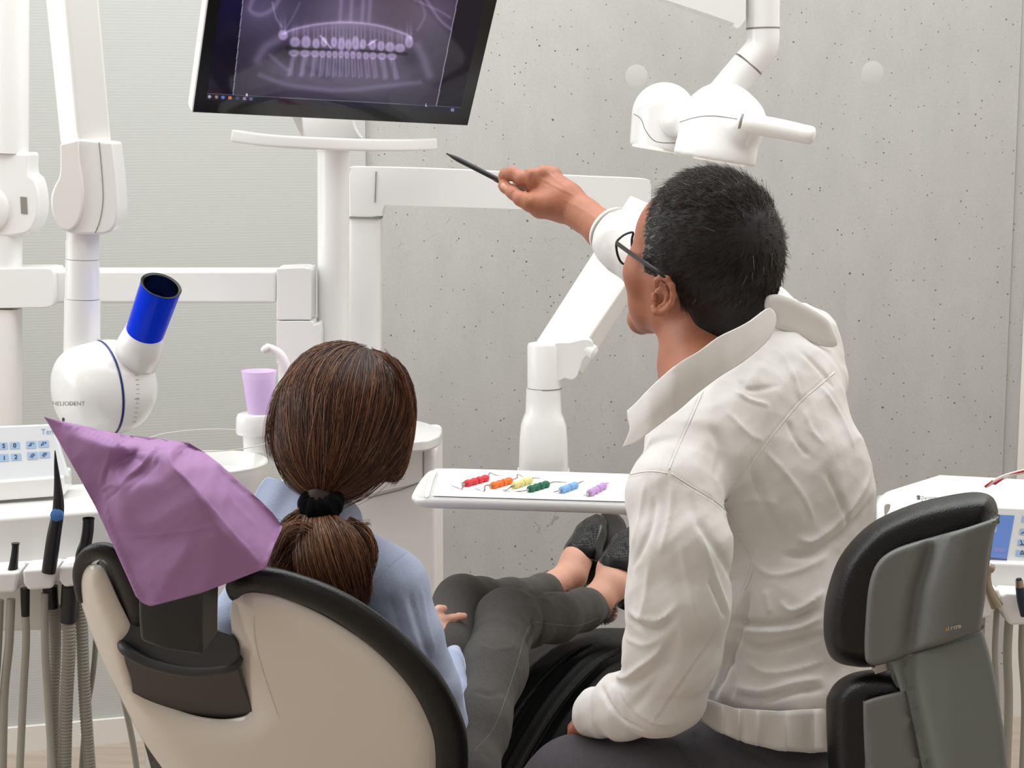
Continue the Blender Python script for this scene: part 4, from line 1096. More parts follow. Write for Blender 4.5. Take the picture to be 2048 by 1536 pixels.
rs_ = sheet(catmull([(1969, 972), (1985, 960), (2010, 948), (2048, 938), (2090, 930), (2090, 940), (2048, 947), (2015, 956), (1990, 966), (1974, 975)], 3), lambda x, y, d: YR - .02 + (2090 - x) * -.0001, 6)
bn = thing('instrument_pouch', P(2020, 970, YR), 'red and white strip lying on top of the right unit', 'sterile strip')
build('white_strip', rs_, mat('strip_white', '#f4f2f0', .4), bn, solid=.0015)
RED = mat('strip_red', '#c4353b', .4)
build('red_mark', sheet([(1985, 968), (1996, 960), (2008, 955), (2003, 961), (1990, 970)], lambda x, y, d: YR - .0225 + (2090 - x) * -.0001, 5), RED, bn, solid=.001)
build('red_mark', sheet([(2018, 949), (2048, 940), (2090, 932), (2090, 938), (2048, 944)], lambda x, y, d: YR - .0225 + (2090 - x) * -.0001, 5), RED, bn, solid=.001)
build('red_mark', sheet([(1968, 972), (1984, 960), (1986, 961), (1972, 974), (1971, 976)], lambda x, y, d: YR - .0225 + (2090 - x) * -.0001, 4), RED, bn, solid=.001)
# ================================================================== PATIENT CHAIR
def Yb(x, y): return 2.22 - .00022 * (x - 155) + .00062 * (y - 1180)
pc = thing('patient_chair', Vector((P(700, 1400, 2.5).x, 2.6, 0.3)), 'reclined dental patient chair with cream shell back and black leather padding', 'dental chair')
shell = catmull([(470, 1196), (500, 1181), (560, 1193), (650, 1232), (750, 1298), (820, 1370), (860, 1440), (876, 1500), (874, 1580), (860, 1660), (860, 1660), (400, 1660), (400, 1660), (330, 1545), (285, 1480), (240, 1395), (200, 1310), (168, 1225), (158, 1180), (160, 1150), (172, 1132), (190, 1128), (208, 1138), (222, 1165), (240, 1205), (262, 1250), (268, 1275), (268, 1300), (272, 1345), (284, 1378), (320, 1404), (380, 1428), (440, 1438), (484, 1433), (500, 1424), (502, 1418), (486, 1368), (470, 1308), (463, 1258), (461, 1220)], 5)
def dshell(x, y, d):
    e = min(d / 60, 1.0)
    return Yb(x, y) + .030 * (1 - e) ** 2.2 + (.000004 * max(0, 300 - x) ** 2 * .25)
build('back_shell', sheet(shell, dshell, 9), SHELLM, pc, solid=.012, soff=-1, sharp=60)
# shallow crease lines moulded in the shell
build('shell_line', tube([P(x, y, Yb(x, y) + .0006) for x, y in catmull([(509, 1232), (508, 1255), (516, 1310), (545, 1400), (560, 1440)], 5, closed=False)], [.0001] + [.0008] * 19 + [.0001], 8), SHELLM, pc)
# cushion rims
rimp = [(474, 1192), (486, 1168), (520, 1160), (580, 1171), (670, 1207), (765, 1272), (843, 1352), (886, 1430), (899, 1490), (897, 1580), (890, 1680)]
def rim(path, r, off): return tube([P(x, y, Yb(x, y) + off) for x, y in catmull(path, 6, closed=False)], px(r, 2.15), 28)
build('back_padding', tube([P(x, y, Yb(x, y) + .045) for x, y in catmull(rimp, 6, closed=False)], [px(r, 2.15) for r in np.interp(np.linspace(0, 1, 61), [0, .05, .2, .6, 1], [14, 20, 23, 27, 29])], 28, squash=(1, 1.5), up=(0, -1, 0), dome=.8), LEATH, pc, label='black leather padding along the right wing')
build('padding_seam', tube([P(x, y, Yb(x, y) + .050) for x, y in catmull([(480, 1152), (520, 1141), (600, 1154), (700, 1196), (790, 1258), (862, 1332), (908, 1410), (927, 1490), (926, 1600)], 6, closed=False)], .0012, 8), BLACKP, pc)
build('back_padding', tube([P(x, y, Yb(x, y) + .05) for x, y in catmull([(163, 1200), (158, 1150), (172, 1116), (200, 1102), (228, 1112), (248, 1150), (268, 1200), (285, 1245)], 6, closed=False)], [px(r, 2.2) for r in np.interp(np.linspace(0, 1, 43), [0, .3, .5, 1], [7, 12, 17, 22])], 26, squash=(1, 1.5), up=(0, -1, 0), dome=.8), LEATH, pc, label='black leather padding on the left wing')
# front cushion behind the shell
cush = catmull([(205, 1118), (246, 1124), (276, 1190), (290, 1262), (460, 1275), (472, 1200), (500, 1175), (580, 1180), (670, 1215), (760, 1280), (838, 1360), (880, 1440), (892, 1500), (880, 1640), (880, 1640), (330, 1640), (330, 1640), (262, 1400), (200, 1270), (175, 1170), (195, 1140)], 4)
build('back_cushion', sheet(cush, lambda x, y, d: Yb(x, y) + .055 + .03 * (1 - min(d / 40, 1)) ** 2, 14), LEATH, pc, solid=.05, soff=-1, sharp=60)
# headrest carrier
CAR = mat('carrier_grey', '#343536', .45); CARB = mat('carrier_brown', '#2d2926', .35)
hr = build('headrest_carrier', tube([P(x, y, Yb(x, y) - .018 + o) for x, y, o in catmull([(246, 1280, .05), (252, 1300, .01), (300, 1326, -.0), (370, 1342, -.004), (430, 1340, .0), (468, 1330, .01), (476, 1310, .05)], 6, closed=False)], px(13, 2.15), 20, dome=.6), CAR, pc)
build('carrier_top', sheet(catmull([(242, 1268), (262, 1240), (280, 1236), (436, 1262), (470, 1282), (474, 1318), (440, 1338), (370, 1340), (300, 1322), (250, 1298)], 4), lambda x, y, d: Yb(x, y) + .03 - (y - 1250) * .0006, 10), CAR, pc, solid=.006, soff=-1)
build('carrier_bowl', sheet(catmull([(252, 1300), (300, 1326), (370, 1344), (440, 1342), (474, 1325), (490, 1370), (508, 1420), (504, 1434), (440, 1450), (370, 1440), (280, 1398), (264, 1350)], 4), lambda x, y, d: Yb(x, y) + .0 + (y - 1320) * .00042, 10), CARB, pc, solid=.006, soff=-1)
def hpt(x, y, o): return P(x, y, 2.13 + o)
ring0 = [hpt(281, 1282, -.01), hpt(330, 1302, -.02), hpt(404, 1313, -.02), hpt(438, 1268, .03), hpt(300, 1262, .06)]
ring1 = [hpt(277, 1240, -.012), hpt(330, 1250, -.024), hpt(402, 1255, -.024), hpt(438, 1225, .03), hpt(300, 1230, .06)]
ring2 = [hpt(274, 1120, -.01), hpt(330, 1120, -.02), hpt(404, 1120, -.02), hpt(441, 1115, .03), hpt(300, 1110, .06)]
build('headrest_stem', loft([ring0, ring1, ring2]), mat('stem_grey', '#2c2c2a', .4), pc, bevel=.006)
hp_ = Solid(.01)
hp_.cone(P(330, 985, 2.19), P(400, 1000, 2.18), .04, .04, sq=((0, 1, .1), .6))
hp_.cone(P(330, 1060, 2.17), P(420, 1070, 2.16), .05, .05, sq=((0, 1, .1), .6))
v, f = hp_.mesh(.005); build('headrest_pad', (v, f), LEATH, pc, sharp=0)
# seat and leg rest
def zseat(x, y, d): return .535 - .11 * min(max((y - 1290) / 260, 0), 1) - .03 * (1 - min(d / 55, 1)) ** 2
seat = catmull([(760, 1700), (800, 1560), (860, 1440), (950, 1350), (1050, 1296), (1110, 1272), (1180, 1258), (1240, 1256), (1310, 1262), (1350, 1300), (1360, 1400), (1330, 1560), (1300, 1700)], 5)
v, f = sheet(seat, lambda x, y, d: H(x, y, zseat(x, y, d)).y, 6)
v = np.array([tuple(p) for p in v]); f = [t for t in f]
tri = np.array([t for t in f if len(t) == 3])
n_ = vnormals(v, tri)
if n_[:, 2].mean() < 0: tri = tri[:, ::-1]
sb = bvh(v, tri)
seam1 = [(1238, 1276), (1160, 1302), (1090, 1360), (1030, 1440), (985, 1540), (970, 1600)]
seam2 = [(1240, 1303), (1190, 1330), (1130, 1395), (1080, 1470), (1030, 1560), (1010, 1620)]
seam3 = [(1235, 1264), (1150, 1278), (1080, 1318), (1000, 1400), (940, 1500)]
v, tri = strokes(v, tri, [(seam1, 5, -5), (seam2, 6, -6), ([(x + 22, y + 14) for x, y in seam2], 16, 7), ([(x - 30, y - 6) for x, y in seam2], 16, 6), ([(x - 34, y - 8) for x, y in seam1], 18, 7), (seam3, 12, 3)], tree=sb)
so = build('seat_cushion', (v, tri), mat('seat_leather', '#080809', .4, bump=.25, bscale=420, spec=.16), pc, solid=.07, soff=-1, sharp=0)
sb = bvh(v, tri)
def stitches(path, off, parent, tree, color, step=5.5, ln=3.4, r=.0005):
    q = catmull(path, 10, closed=False); pts = []
    acc = 0; out = []
    for i in range(1, len(q)):
        a, b = np.array(q[i - 1][:2]), np.array(q[i][:2]); d = b - a; L = np.linalg.norm(d)
        if L == 0: continue
        d /= L; s = -acc
        while s < L:
            if s >= 0:
                nrm = np.array([-d[1], d[0]]) * off
                p0, p1 = a + d * s + nrm, a + d * (s + ln) + nrm
                A, n0 = hit(tree, *p0); B, n1 = hit(tree, *p1)
                if A is not None and B is not None and (A - B).length < .03:
                    out.append(tube([A + (B - A) * t for t in (0, .5, 1)], r, 5))
            s += step
        acc = (acc + L) % step
    if out: build('stitching', merge(*out), color, parent, sharp=0)
THR = mat('thread_grey', '#55524e', .7)
stitches(seam1, 5, pc, sb, THR); stitches(seam2, 6, pc, sb, THR); stitches(seam2, -6, pc, sb, THR)

# ---------------- paper bib over the headrest -------------------------------
ctl = [(88, 833, 2.10), (170, 853, 2.15), (260, 872, 2.17), (378, 886, 2.15), (225, 886, 2.05), (345, 898, 2.03), (300, 890, 2.075),
       (140, 920, 2.09), (190, 1010, 2.085), (240, 1120, 2.07), (272, 1190, 2.06), (212, 940, 2.075), (201, 978, 2.09), (214, 1012, 2.08), (238, 972, 2.045),
       (262, 1080, 2.066), (300, 1212, 2.055), (310, 906, 2.035), (275, 940, 2.06), (262, 915, 2.085), (345, 932, 1.995), (400, 992, 1.985), (445, 1060, 2.0), (527, 1137, 2.05), (300, 1050, 2.035),
       (400, 1182, 2.045), (380, 1085, 2.02), (440, 930, 2.09), (520, 1000, 2.115), (565, 1052, 2.12), (548, 1090, 2.09), (288, 1206, 2.062), (240, 1040, 2.055), (330, 960, 2.01)]
bedges = []
cr = delaunay_2d_cdt([Vector(c[:2]) for c in ctl], [(0, 4), (4, 6), (6, 5), (4, 11), (11, 12), (12, 13), (13, 15), (15, 16), (14, 17), (17, 5), (5, 20), (20, 21), (21, 22), (22, 23), (13, 14)], [], 0, 1e-5)
cv = [np.array(p) for p in cr[0]]; cd = []
for p in cv: cd.append(min(ctl, key=lambda c: (c[0] - p[0]) ** 2 + (c[1] - p[1]) ** 2)[2])
ctri = [t for t in cr[2]]
def dbib(x, y, d=0):
    best = None
    for t in ctri:
        a, b, c = (cv[i] for i in t[:3])
        den = (b[1] - c[1]) * (a[0] - c[0]) + (c[0] - b[0]) * (a[1] - c[1])
        if abs(den) < 1e-9: continue
        l0 = ((b[1] - c[1]) * (x - c[0]) + (c[0] - b[0]) * (y - c[1])) / den
        l1 = ((c[1] - a[1]) * (x - c[0]) + (a[0] - c[0]) * (y - c[1])) / den
        l2 = 1 - l0 - l1; m = min(l0, l1, l2)
        if best is None or m > best[0]: best = (m, l0 * cd[t[0]] + l1 * cd[t[1]] + l2 * cd[t[2]])
        if m >= 0: break
    return best[1] + .0016 * math.sin(x * .045 + y * .02) * math.sin(y * .05)
bo_ = [(88, 833), (125, 843), (170, 853), (215, 864), (260, 872), (320, 879), (378, 886), (410, 906), (440, 930), (480, 965), (520, 1000), (545, 1025), (565, 1052), (562, 1062), (548, 1092), (530, 1137), (524, 1139), (470, 1160), (400, 1186), (305, 1212), (300, 1212), (290, 1208), (284, 1205), (272, 1192), (256, 1155), (240, 1120), (215, 1065), (190, 1012), (165, 966), (140, 920), (114, 876)]
def dbib_in(a, b):
    m = (np.array(a) + np.array(b)) / 2; ins = False
    for p, q in zip(bo_, bo_[1:] + bo_[:1]):
        if (p[1] > m[1]) != (q[1] > m[1]) and m[0] < (q[0] - p[0]) * (m[1] - p[1]) / (q[1] - p[1]) + p[0]: ins = not ins
    return ins
BIB = mat('lilac_paper', '#b489b9', .75, bump=.12, bscale=500, transl=.22)
bv_, bf_ = sheet(bo_, dbib, 4, rim=None)
bv_ = np.array([tuple(p) for p in bv_]); bf_ = np.array([t for t in bf_ if len(t) == 3])
qx_, qy_ = project(bv_)
dd_ = bv_ - np.array([0, 0, CAM_Z]); dep = bv_[:, 1].copy()
for _ in range(10):
    A_ = np.zeros(len(dep)); n_c = np.zeros(len(dep))
    for a_i, b_i in ((0, 1), (1, 2), (2, 0)):
        for u_i, w_i in ((bf_[:, a_i], bf_[:, b_i]), (bf_[:, b_i], bf_[:, a_i])):
            A_ += np.bincount(u_i, dep[w_i], len(dep)); n_c += np.bincount(u_i, minlength=len(dep))
    dep = dep * .4 + .6 * A_ / np.maximum(n_c, 1)
bv_ = np.array([0, 0, CAM_Z]) + dd_ * (dep / bv_[:, 1])[:, None]
if vnormals(bv_, bf_)[:, 1].mean() > 0: bf_ = bf_[:, ::-1]
bv_, bf_ = strokes(bv_, bf_, [
  ([(92, 836), (150, 858), (226, 888), (283, 912), (312, 904), (340, 897), (376, 888)], 4, 3.2), ([(226, 890), (238, 880), (254, 871)], 3, -2.5), ([(232, 892), (244, 882), (258, 874)], 3, 2.5),
  ([(226, 890), (212, 930), (203, 962), (208, 985), (218, 1040), (240, 1100), (262, 1160), (290, 1206)], 4, 2.6), ([(216, 930), (208, 965), (214, 990)], 7, -3),
  ([(238, 974), (275, 940), (318, 900), (342, 896)], 4.5, 5), ([(250, 985), (290, 950), (325, 915)], 9, -2.5), ([(342, 897), (341, 928), (372, 962), (402, 992)], 4, 3.2), ([(402, 992), (440, 1040), (525, 1134)], 4, 2.2), ([(345, 898), (390, 914)], 3, 2),
  ([(205, 978), (225, 968), (240, 972)], 3.5, 2.5), ([(212, 1000), (228, 988), (242, 976)], 4, -2.2), ([(245, 925), (238, 948), (240, 970)], 4, 2.4), ([(322, 902), (308, 925), (302, 945)], 3, 1.8), ([(330, 900), (322, 920), (320, 935)], 2.5, 1.4), ([(262, 905), (275, 912), (290, 930)], 5, -2.4),
  ([(230, 1073), (300, 1070), (380, 1060), (440, 1048)], 3, .9), ([(244, 1100), (262, 1150), (284, 1204)], 2.5, 1.6), ([(250, 1100), (300, 1150), (330, 1205)], 5, -.8), ([(400, 900), (450, 950), (520, 1012)], 10, -1.2), ([(430, 930), (462, 1000), (520, 1060)], 9, 1.2)])
bv_, bf_ = cloth_noise(bv_, bf_, .003, .06, 21)
build('paper_bib', (bv_, bf_), BIB, solid=.0006, sharp=0, label='creased lilac paper bib draped over the headrest of the patient chair', cat='bib')

# ================================================================== DENTIST STOOL
st = thing('dentist_stool', Vector((P(1850, 1500, 1.95).x, 1.95, .25)), 'graphite and black stool backrest behind the man in the white jacket', 'stool')
cu_ = catmull([(1647, 1240), (1655, 1180), (1682, 1110), (1740, 1048), (1820, 1010), (1900, 990), (1955, 984), (1985, 994), (1996, 1020), (1992, 1042), (1980, 1120), (1965, 1230), (1960, 1262), (1860, 1300), (1760, 1332), (1700, 1332), (1665, 1318), (1650, 1285)], 5)
def dcu(x, y, d):
    e = min(d / 42, 1.0)
    return 1.925 - .0002 * (x - 1650) + .038 * (1 - e) ** 2.4
build('back_cushion', sheet(cu_, dcu, 8), LEATH, st, solid=.03, soff=-1, sharp=60)
gs = catmull([(1735, 1326), (1729, 1300), (1731, 1240), (1738, 1170), (1755, 1125), (1790, 1098), (1850, 1078), (1930, 1056), (1990, 1036), (2001, 1031), (2001, 1031), (1990, 1060), (1980, 1100), (1974, 1150), (1970, 1200), (1960, 1262), (1960, 1262), (1900, 1284), (1830, 1305), (1760, 1330)], 5)
def dgs(x, y, d):
    cxx = np.interp(y, [1080, 1180, 1290], [1868, 1838, 1822]); g = math.exp(-((x - cxx) / 15) ** 2)
    e = min(d / 10, 1.0)
    return 1.905 - .0002 * (x - 1650) + .006 * (1 - e) ** 2 + .011 * g - .012 * math.exp(-((x - cxx - 60) / 60) ** 2) + .00012 * max(0, x - 1930)
build('back_shell', sheet(gs, dgs, 7), GREYP, st, solid=.008, soff=-1, sharp=60)
stt = wtree([o for o in st.children if o.name.startswith('back_shell')][0])
for i, ch in enumerate('sirona'):
    text_on(stt, ch, 1891 + i * 5.2, 1262 - i * 1.25, 13, mat('logo_gold', '#d79a3a', .4, metal=.3) if i == 0 else mat('logo_silver', '#cfcabf', .3, metal=.4), [o for o in st.children if o.name.startswith('back_shell')][0], dx=(1, -.24), dy=(-.08, -1), name='lettering', lift=.0008, bold=.25)
lc = catmull([(1652, 1420), (1658, 1385), (1680, 1358), (1720, 1342), (1780, 1338), (1810, 1350), (1850, 1420), (1880, 1660), (1880, 1660), (1690, 1660), (1660, 1560)], 5)
build('lower_cushion', sheet(lc, lambda x, y, d: 1.93 - .0002 * (x - 1650) + .036 * (1 - min(d / 45, 1)) ** 2.4, 9), LEATH, st, solid=.03, soff=-1, sharp=60)
lp_ = catmull([(1726, 1412), (1730, 1402), (1760, 1392), (1812, 1380), (1812, 1380), (1870, 1660), (1870, 1660), (1742, 1660), (1730, 1520)], 4)
build('lower_plate', sheet(lp_, lambda x, y, d: 1.915 - .0002 * (x - 1650) + .004 * (1 - min(d / 8, 1)) ** 2, 9), GREYP, st, solid=.006, soff=-1, sharp=60)
sm_ = catmull([(1782, 1330), (1782, 1318), (1830, 1300), (1900, 1280), (1955, 1262), (1966, 1262), (1966, 1262), (1985, 1330), (2000, 1410), (2012, 1500), (2020, 1660), (2020, 1660), (1862, 1660), (1862, 1660), (1830, 1500), (1800, 1380)], 5)
def dsm(x, y, d):
    cxx = np.interp(y, [1300, 1400, 1530, 1660], [1812, 1826, 1856, 1880]); g = math.exp(-((x - cxx) / 16) ** 2)
    return 1.912 - .0002 * (x - 1650) + .012 * g + .00009 * max(0, x - 1900) + .006 * (1 - min(d / 10, 1)) ** 2
build('back_stem', sheet(sm_, dsm, 8), mat('stem_green_grey', '#757b78', .35, bump=.1, bscale=900), st, solid=.02, soff=-1, sharp=60)
build('link', slab([(1752, 1326), (1782, 1318), (1784, 1340), (1750, 1350)], 1.915, .02), STEEL, st, bevel=.001)
sc_ = P(1600, 1640, 2.1)
build('seat', lathe(Vector((sc_.x, 2.12, sc_.z - .08)), (0, 0, 1), [(0, .12), (.01, .19), (.03, .205), (.05, .2), (.06, .17), (.062, 0)], 48), LEATH, st)
build('gas_column', tube([Vector((sc_.x, 2.12, sc_.z - .08)), Vector((sc_.x, 2.12, .06))], .025, 24), STEEL, st)
for i in range(5):
    a = i * 1.2566; d_ = Vector((math.cos(a), math.sin(a), 0)); c_ = Vector((sc_.x, 2.12, .07))
    lg = build('leg', rtube([c_, c_ + d_ * .25 - Vector((0, 0, .01))], .04, .025, (0, 0, 1), 16), BLACKP, st)
    w_ = Vector((-d_.y, d_.x, 0)); cc = c_ + d_ * .25 - Vector((0, 0, .042))
    build('wheel', lathe(cc - w_ * .01, w_, [(0, .02), (.002, .027), (.018, .027), (.02, .02)], 20), BLACKP, lg)
# ================================================================== PEOPLE
SKIN = mat('skin', '#a96d53', .5, bump=.25, bscale=350, sss=.12, var=.08, vscale=25)
SKIN2 = mat('skin_fair', '#dfa992', .5, bump=.12, bscale=350, sss=.15, var=.06, vscale=30)
JACK = mat('white_cotton', '#e8e5e1', .8, bump=.1, bscale=260, sheen=.15, transl=.1)
BSHIRT = mat('light_blue_cotton', '#a9b4cf', .8, bump=.25, bscale=300, sheen=.1)
JEAN = mat('grey_denim', '#4b4845', .85, bump=.5, bscale=700, var=.16, vscale=260, sheen=.1)
TROU = mat('dark_grey_wool', '#454146', .85, bump=.4, bscale=600, var=.1, vscale=300)
HAIRB = mat('brown_hair_base', '#2b160d', .6)
def hairmat(n, c, r=.35): return mat(n, c, r, spec=.5)
def joinm(*ms):
    V = np.concatenate([m[0] for m in ms]); o = 0; Fs = []
    for m in ms: Fs.append(m[1] + o); o += len(m[0])
    return V, np.concatenate(Fs)

# ---------------------------------------------------------------- the man
man = thing('person', P(1560, 1480, 2.15), 'dark-haired person in glasses and white jacket pointing with a black pen', 'person')
# head and neck
h = Solid(.014)
h.pell(1428, 492, 2.335, 124, 136, .083)
h.pell(1345, 455, 2.355, 66, 72, .058)
h.chain([(1322, 470, 2.365, 50), (1302, 545, 2.37, 52), (1306, 610, 2.38, 46), (1300, 632, 2.395, 36)])
h.chain([(1350, 560, 2.335, 58), (1345, 620, 2.35, 52)])
h.chain([(1284, 641, 2.42, 29)], k=.008)
h.chain([(1276, 628, 2.44, 20), (1273, 640, 2.445, 20)], k=.004)         # mouth
h.chain([(1292, 520, 2.47, 14), (1276, 575, 2.485, 17)], k=.012)          # nose
h.chain([(1296, 470, 2.44, 22), (1330, 468, 2.45, 22)], k=.012)           # brow
h.chain([(1398, 665, 2.345, 70), (1402, 730, 2.31, 78), (1420, 800, 2.26, 92), (1460, 850, 2.25, 110)], k=.03)
hv, hf = h.mesh(.0028)
# ear
e_ = Solid(.004)
YE = 2.272
e_.chain([(1312, 572, YE, 5), (1313, 561, YE - .004, 5.5), (1322, 554, YE - .008, 6), (1334, 558, YE - .012, 6.5), (1344, 572, YE - .015, 6.5), (1347, 590, YE - .014, 6.5), (1343, 606, YE - .010, 6.2), (1334, 618, YE - .006, 6), (1323, 625, YE - .002, 7), (1312, 624, YE, 7.5), (1307, 615, YE + .002, 6)], k=.003)
e_.chain([(1332, 575, YE - .003, 5.5), (1336, 590, YE - .004, 5.5), (1330, 606, YE - .002, 5), (1320, 612, YE, 4)], k=.003)
e_.chain([(1325, 590, YE + .012, 18), (1322, 605, YE + .012, 16)], k=.004, sq=((0, 1, 0), .45))
e_.chain([(1340, 575, YE + .002, 12), (1342, 600, YE + .002, 12)], k=.006, sq=((0, 1, 0), .5))
e_.chain([(1308, 590, YE + .004, 6), (1309, 599, YE + .003, 6)], k=.004)
e_.chain([(1321, 586, YE - .003, 8), (1320, 600, YE - .002, 7)], k=.003, sub=True)
ev, ef = e_.mesh(.0014)
# right arm and hand with pen
a = Solid(.007)
a.chain([(1330, 545, 2.62, 50), (1260, 498, 2.69, 44), (1210, 462, 2.74, 38), (1168, 430, 2.78, 33), (1135, 410, 2.80, 36)], k=.01)
a.chain([(1128, 400, 2.80, 40), (1092, 376, 2.82, 40)], k=.012, sq=((0, 1, .1), .75))
a.chain([(1112, 405, 2.80, 34), (1082, 412, 2.80, 26)], k=.012)
a.chain([(1064, 351, 2.808, 15.5)], k=.005)
a.chain([(1086, 347, 2.812, 16)], k=.005)
a.chain([(1108, 349, 2.82, 15.5)], k=.005)
a.chain([(1066, 362, 2.81, 17), (1044, 357, 2.815, 14.5), (1024, 347, 2.825, 13.5), (1011, 349, 2.833, 12), (1005, 356, 2.835, 10)], k=.0045)
a.chain([(1078, 350, 2.825, 15), (1056, 352, 2.85, 12.5), (1040, 357, 2.87, 11.5), (1034, 370, 2.87, 10)], k=.004)
a.chain([(1096, 346, 2.83, 15), (1068, 352, 2.86, 12.5), (1050, 372, 2.875, 11)], k=.004)
a.chain([(1112, 352, 2.835, 14), (1090, 366, 2.865, 11.5), (1072, 390, 2.87, 10)], k=.004)
a.chain([(1094, 408, 2.795, 27), (1060, 404, 2.795, 19), (1042, 398, 2.80, 14.5), (1026, 386, 2.81, 12.5), (1011, 375, 2.822, 11), (1005, 371, 2.828, 9.5)], k=.005)
av, af = a.mesh(.0016, 3)
av, af = strokes(av, af, [([(1066, 345), (1062, 360), (1066, 372)], 3, -.7), ([(1016, 380), (1022, 372)], 1.3, -.6), ([(1022, 388), (1030, 380)], 1.3, -.6), ([(1018, 384), (1026, 376)], 1.2, -.5),
    ([(1060, 400), (1056, 380), (1046, 366)], 3.0, -1.2), ([(1150, 392), (1110, 372), (1075, 352)], 4, .9), ([(1140, 385), (1115, 360), (1092, 343)], 4, .8), ([(1125, 365), (1112, 348)], 3, .8),
    ([(1098, 372), (1080, 348)], 4, -.6), ([(1118, 362), (1102, 344)], 4, -.6), ([(1210, 452), (1170, 422), (1130, 400)], 4.5, .5), ([(1180, 470), (1140, 440), (1100, 425)], 4.5, .4), ([(1035, 338), (1038, 350)], 1.5, -.5), ([(1150, 400), (1142, 412), (1138, 430)], 2, -.3)])
# left forearm and hand resting on the thigh
b = Solid(.007)
b.chain([(1350, 1380, 2.10, 45), (1240, 1425, 2.17, 36), (1180, 1447, 2.21, 28)], k=.01)
b.chain([(1178, 1450, 2.21, 28), (1160, 1462, 2.235, 26)], k=.01, sq=((0, .5, 1), .7))
for i, (dx, dy) in enumerate(((-8, -12), (-2, -2), (0, 8), (4, 16))):
    b.chain([(1160 + dx, 1458 + dy, 2.24, 10), (1148 + dx * .5, 1468 + dy, 2.262, 9), (1144 + dx * .3, 1482 + dy * .8, 2.275, 8)], k=.003)
b.chain([(1176, 1440, 2.225, 13), (1156, 1440, 2.25, 10), (1148, 1450, 2.262, 8.5)], k=.004)
bv, bf = b.mesh(.002)
c = Solid(.04)      # trunk and legs under the clothes, one body
c.pell(1500, 900, 2.25, 150, 150, .07); c.pell(1540, 1150, 2.22, 140, 230, .07); c.pell(1560, 1380, 2.20, 110, 120, .06)
c.chain([(1420, 840, 2.24, 80), (1500, 880, 2.25, 100)])
c.chain([(1560, 720, 2.36, 50), (1450, 620, 2.50, 45), (1330, 545, 2.62, 40)])
c.chain([(1360, 980, 2.10, 55), (1350, 1200, 2.10, 50), (1340, 1375, 2.10, 45)])
c.chain([(1560, 1420, 2.2, 70), (1540, 1590, 2.18, 70), (1330, 1600, 2.14, 60), (1100, 1650, 2.28, 50)], k=.02)
cv_, cf_ = c.mesh(.008)
bodyV, bodyF = joinm((hv, hf), (ev, ef), (av, af), (bv, bf), (cv_, cf_))
body = build('body', (bodyV, bodyF), SKIN, man, sharp=0)
nail = mat('nail', '#c08f78', .3)
at_ = bvh(av, af)
def dnl(x, y, d):
    l, n = hit(at_, x, y)
    return (l.y - .0007 + .0008 * (1 - min(d / 3, 1))) if l is not None else 2.81
build('thumbnail', sheet(catmull([(1000, 371), (1004, 365), (1010, 368), (1014, 375), (1010, 381), (1003, 378)], 4), dnl, 1.5, rim=None), nail, man, sharp=0)
# hair
hs_ = Solid(.02)
hs_.pell(1437, 500, 2.325, 132, 145, .094)
hs_.pell(1415, 470, 2.33, 118, 128, .09)
hs_.pell(1345, 465, 2.33, 50, 70, .062)
hs_.chain([(1300, 535, 2.345, 22), (1315, 520, 2.325, 32)], k=.012)
hs_.chain([(1452, 580, 2.315, 88), (1456, 632, 2.315, 66), (1465, 655, 2.32, 48)], k=.03)
hs_.chain([(1322, 602, 2.25, 36), (1322, 602, 2.42, 36)], k=.006, sub=True)
hs_.chain([(1338, 650, 2.2, 44), (1338, 650, 2.5, 44)], k=.012, sub=True)
hs_.cut(P(1292, 480, 2.33), (-.85, .52, .05), k=.006)
hsv, hsf = hs_.mesh(.0032)
HM = [hairmat('hair_dark', '#1a120d'), hairmat('hair_brown', '#3d2a1f'), hairmat('hair_grey', '#b4aea8')]
rg_ = np.random.RandomState(7)
def surf_samples(V, F, n, rs):
    A = V[F[:, 0]]; B = V[F[:, 1]]; C_ = V[F[:, 2]]; D_ = V[F[:, 3]]
    ar = np.linalg.norm(np.cross(C_ - A, D_ - B), axis=1); pr = ar / ar.sum()
    i = rs.choice(len(F), n, p=pr); u = rs.rand(n, 1); w = rs.rand(n, 1)
    p = (A[i] * (1 - u) + B[i] * u) * (1 - w) + (D_[i] * (1 - u) + C_[i] * u) * w
    N = vnormals(V, F); nn = N[F[i, 0]]
    return p, nn
p_, n_ = surf_samples(hsv, hsf, 15000, rg_)
k = n_[:, 1] < .55; p_, n_ = p_[k], n_[k]
qx, qy = project(p_)
wh = np.array(P(1500, 470, 2.24))
away = p_ - wh; away /= np.linalg.norm(away, axis=1, keepdims=True)
flow = away * .7 + np.array([-.75, .35, -.25]) * .7 + rg_.normal(0, .28, p_.shape)
low = (qy > 560)[:, None]; flow = np.where(low, np.array([-.25, .1, -1.0]) + rg_.normal(0, .2, p_.shape), flow)
topm = (qy < 420)[:, None]; flow = np.where(topm, np.array([-.9, .45, .12]) + rg_.normal(0, .35, p_.shape), flow)
flow -= n_ * (flow * n_).sum(1, keepdims=True); flow /= np.linalg.norm(flow, axis=1, keepdims=True)
L_ = rg_.uniform(.012, .024, len(p_)); L_ = np.where(qy > 600, L_ * .45, np.where(qy < 420, L_ * 1.1, L_)); L_ = np.where(qx < 1335, L_ * .6, L_)
ts = np.linspace(0, 1, 5)[None, :, None]; lift = np.where(qy < 420, .5, .17)[:, None, None] * rg_.uniform(.5, 1.3, (len(p_), 1, 1))
bend = rg_.normal(0, .15, (len(p_), 1, 3))
paths = p_[:, None] - n_[:, None] * .001 + (flow[:, None] * ts + n_[:, None] * lift * (ts - .55 * ts ** 2) + bend * ts ** 2) * L_[:, None, None]
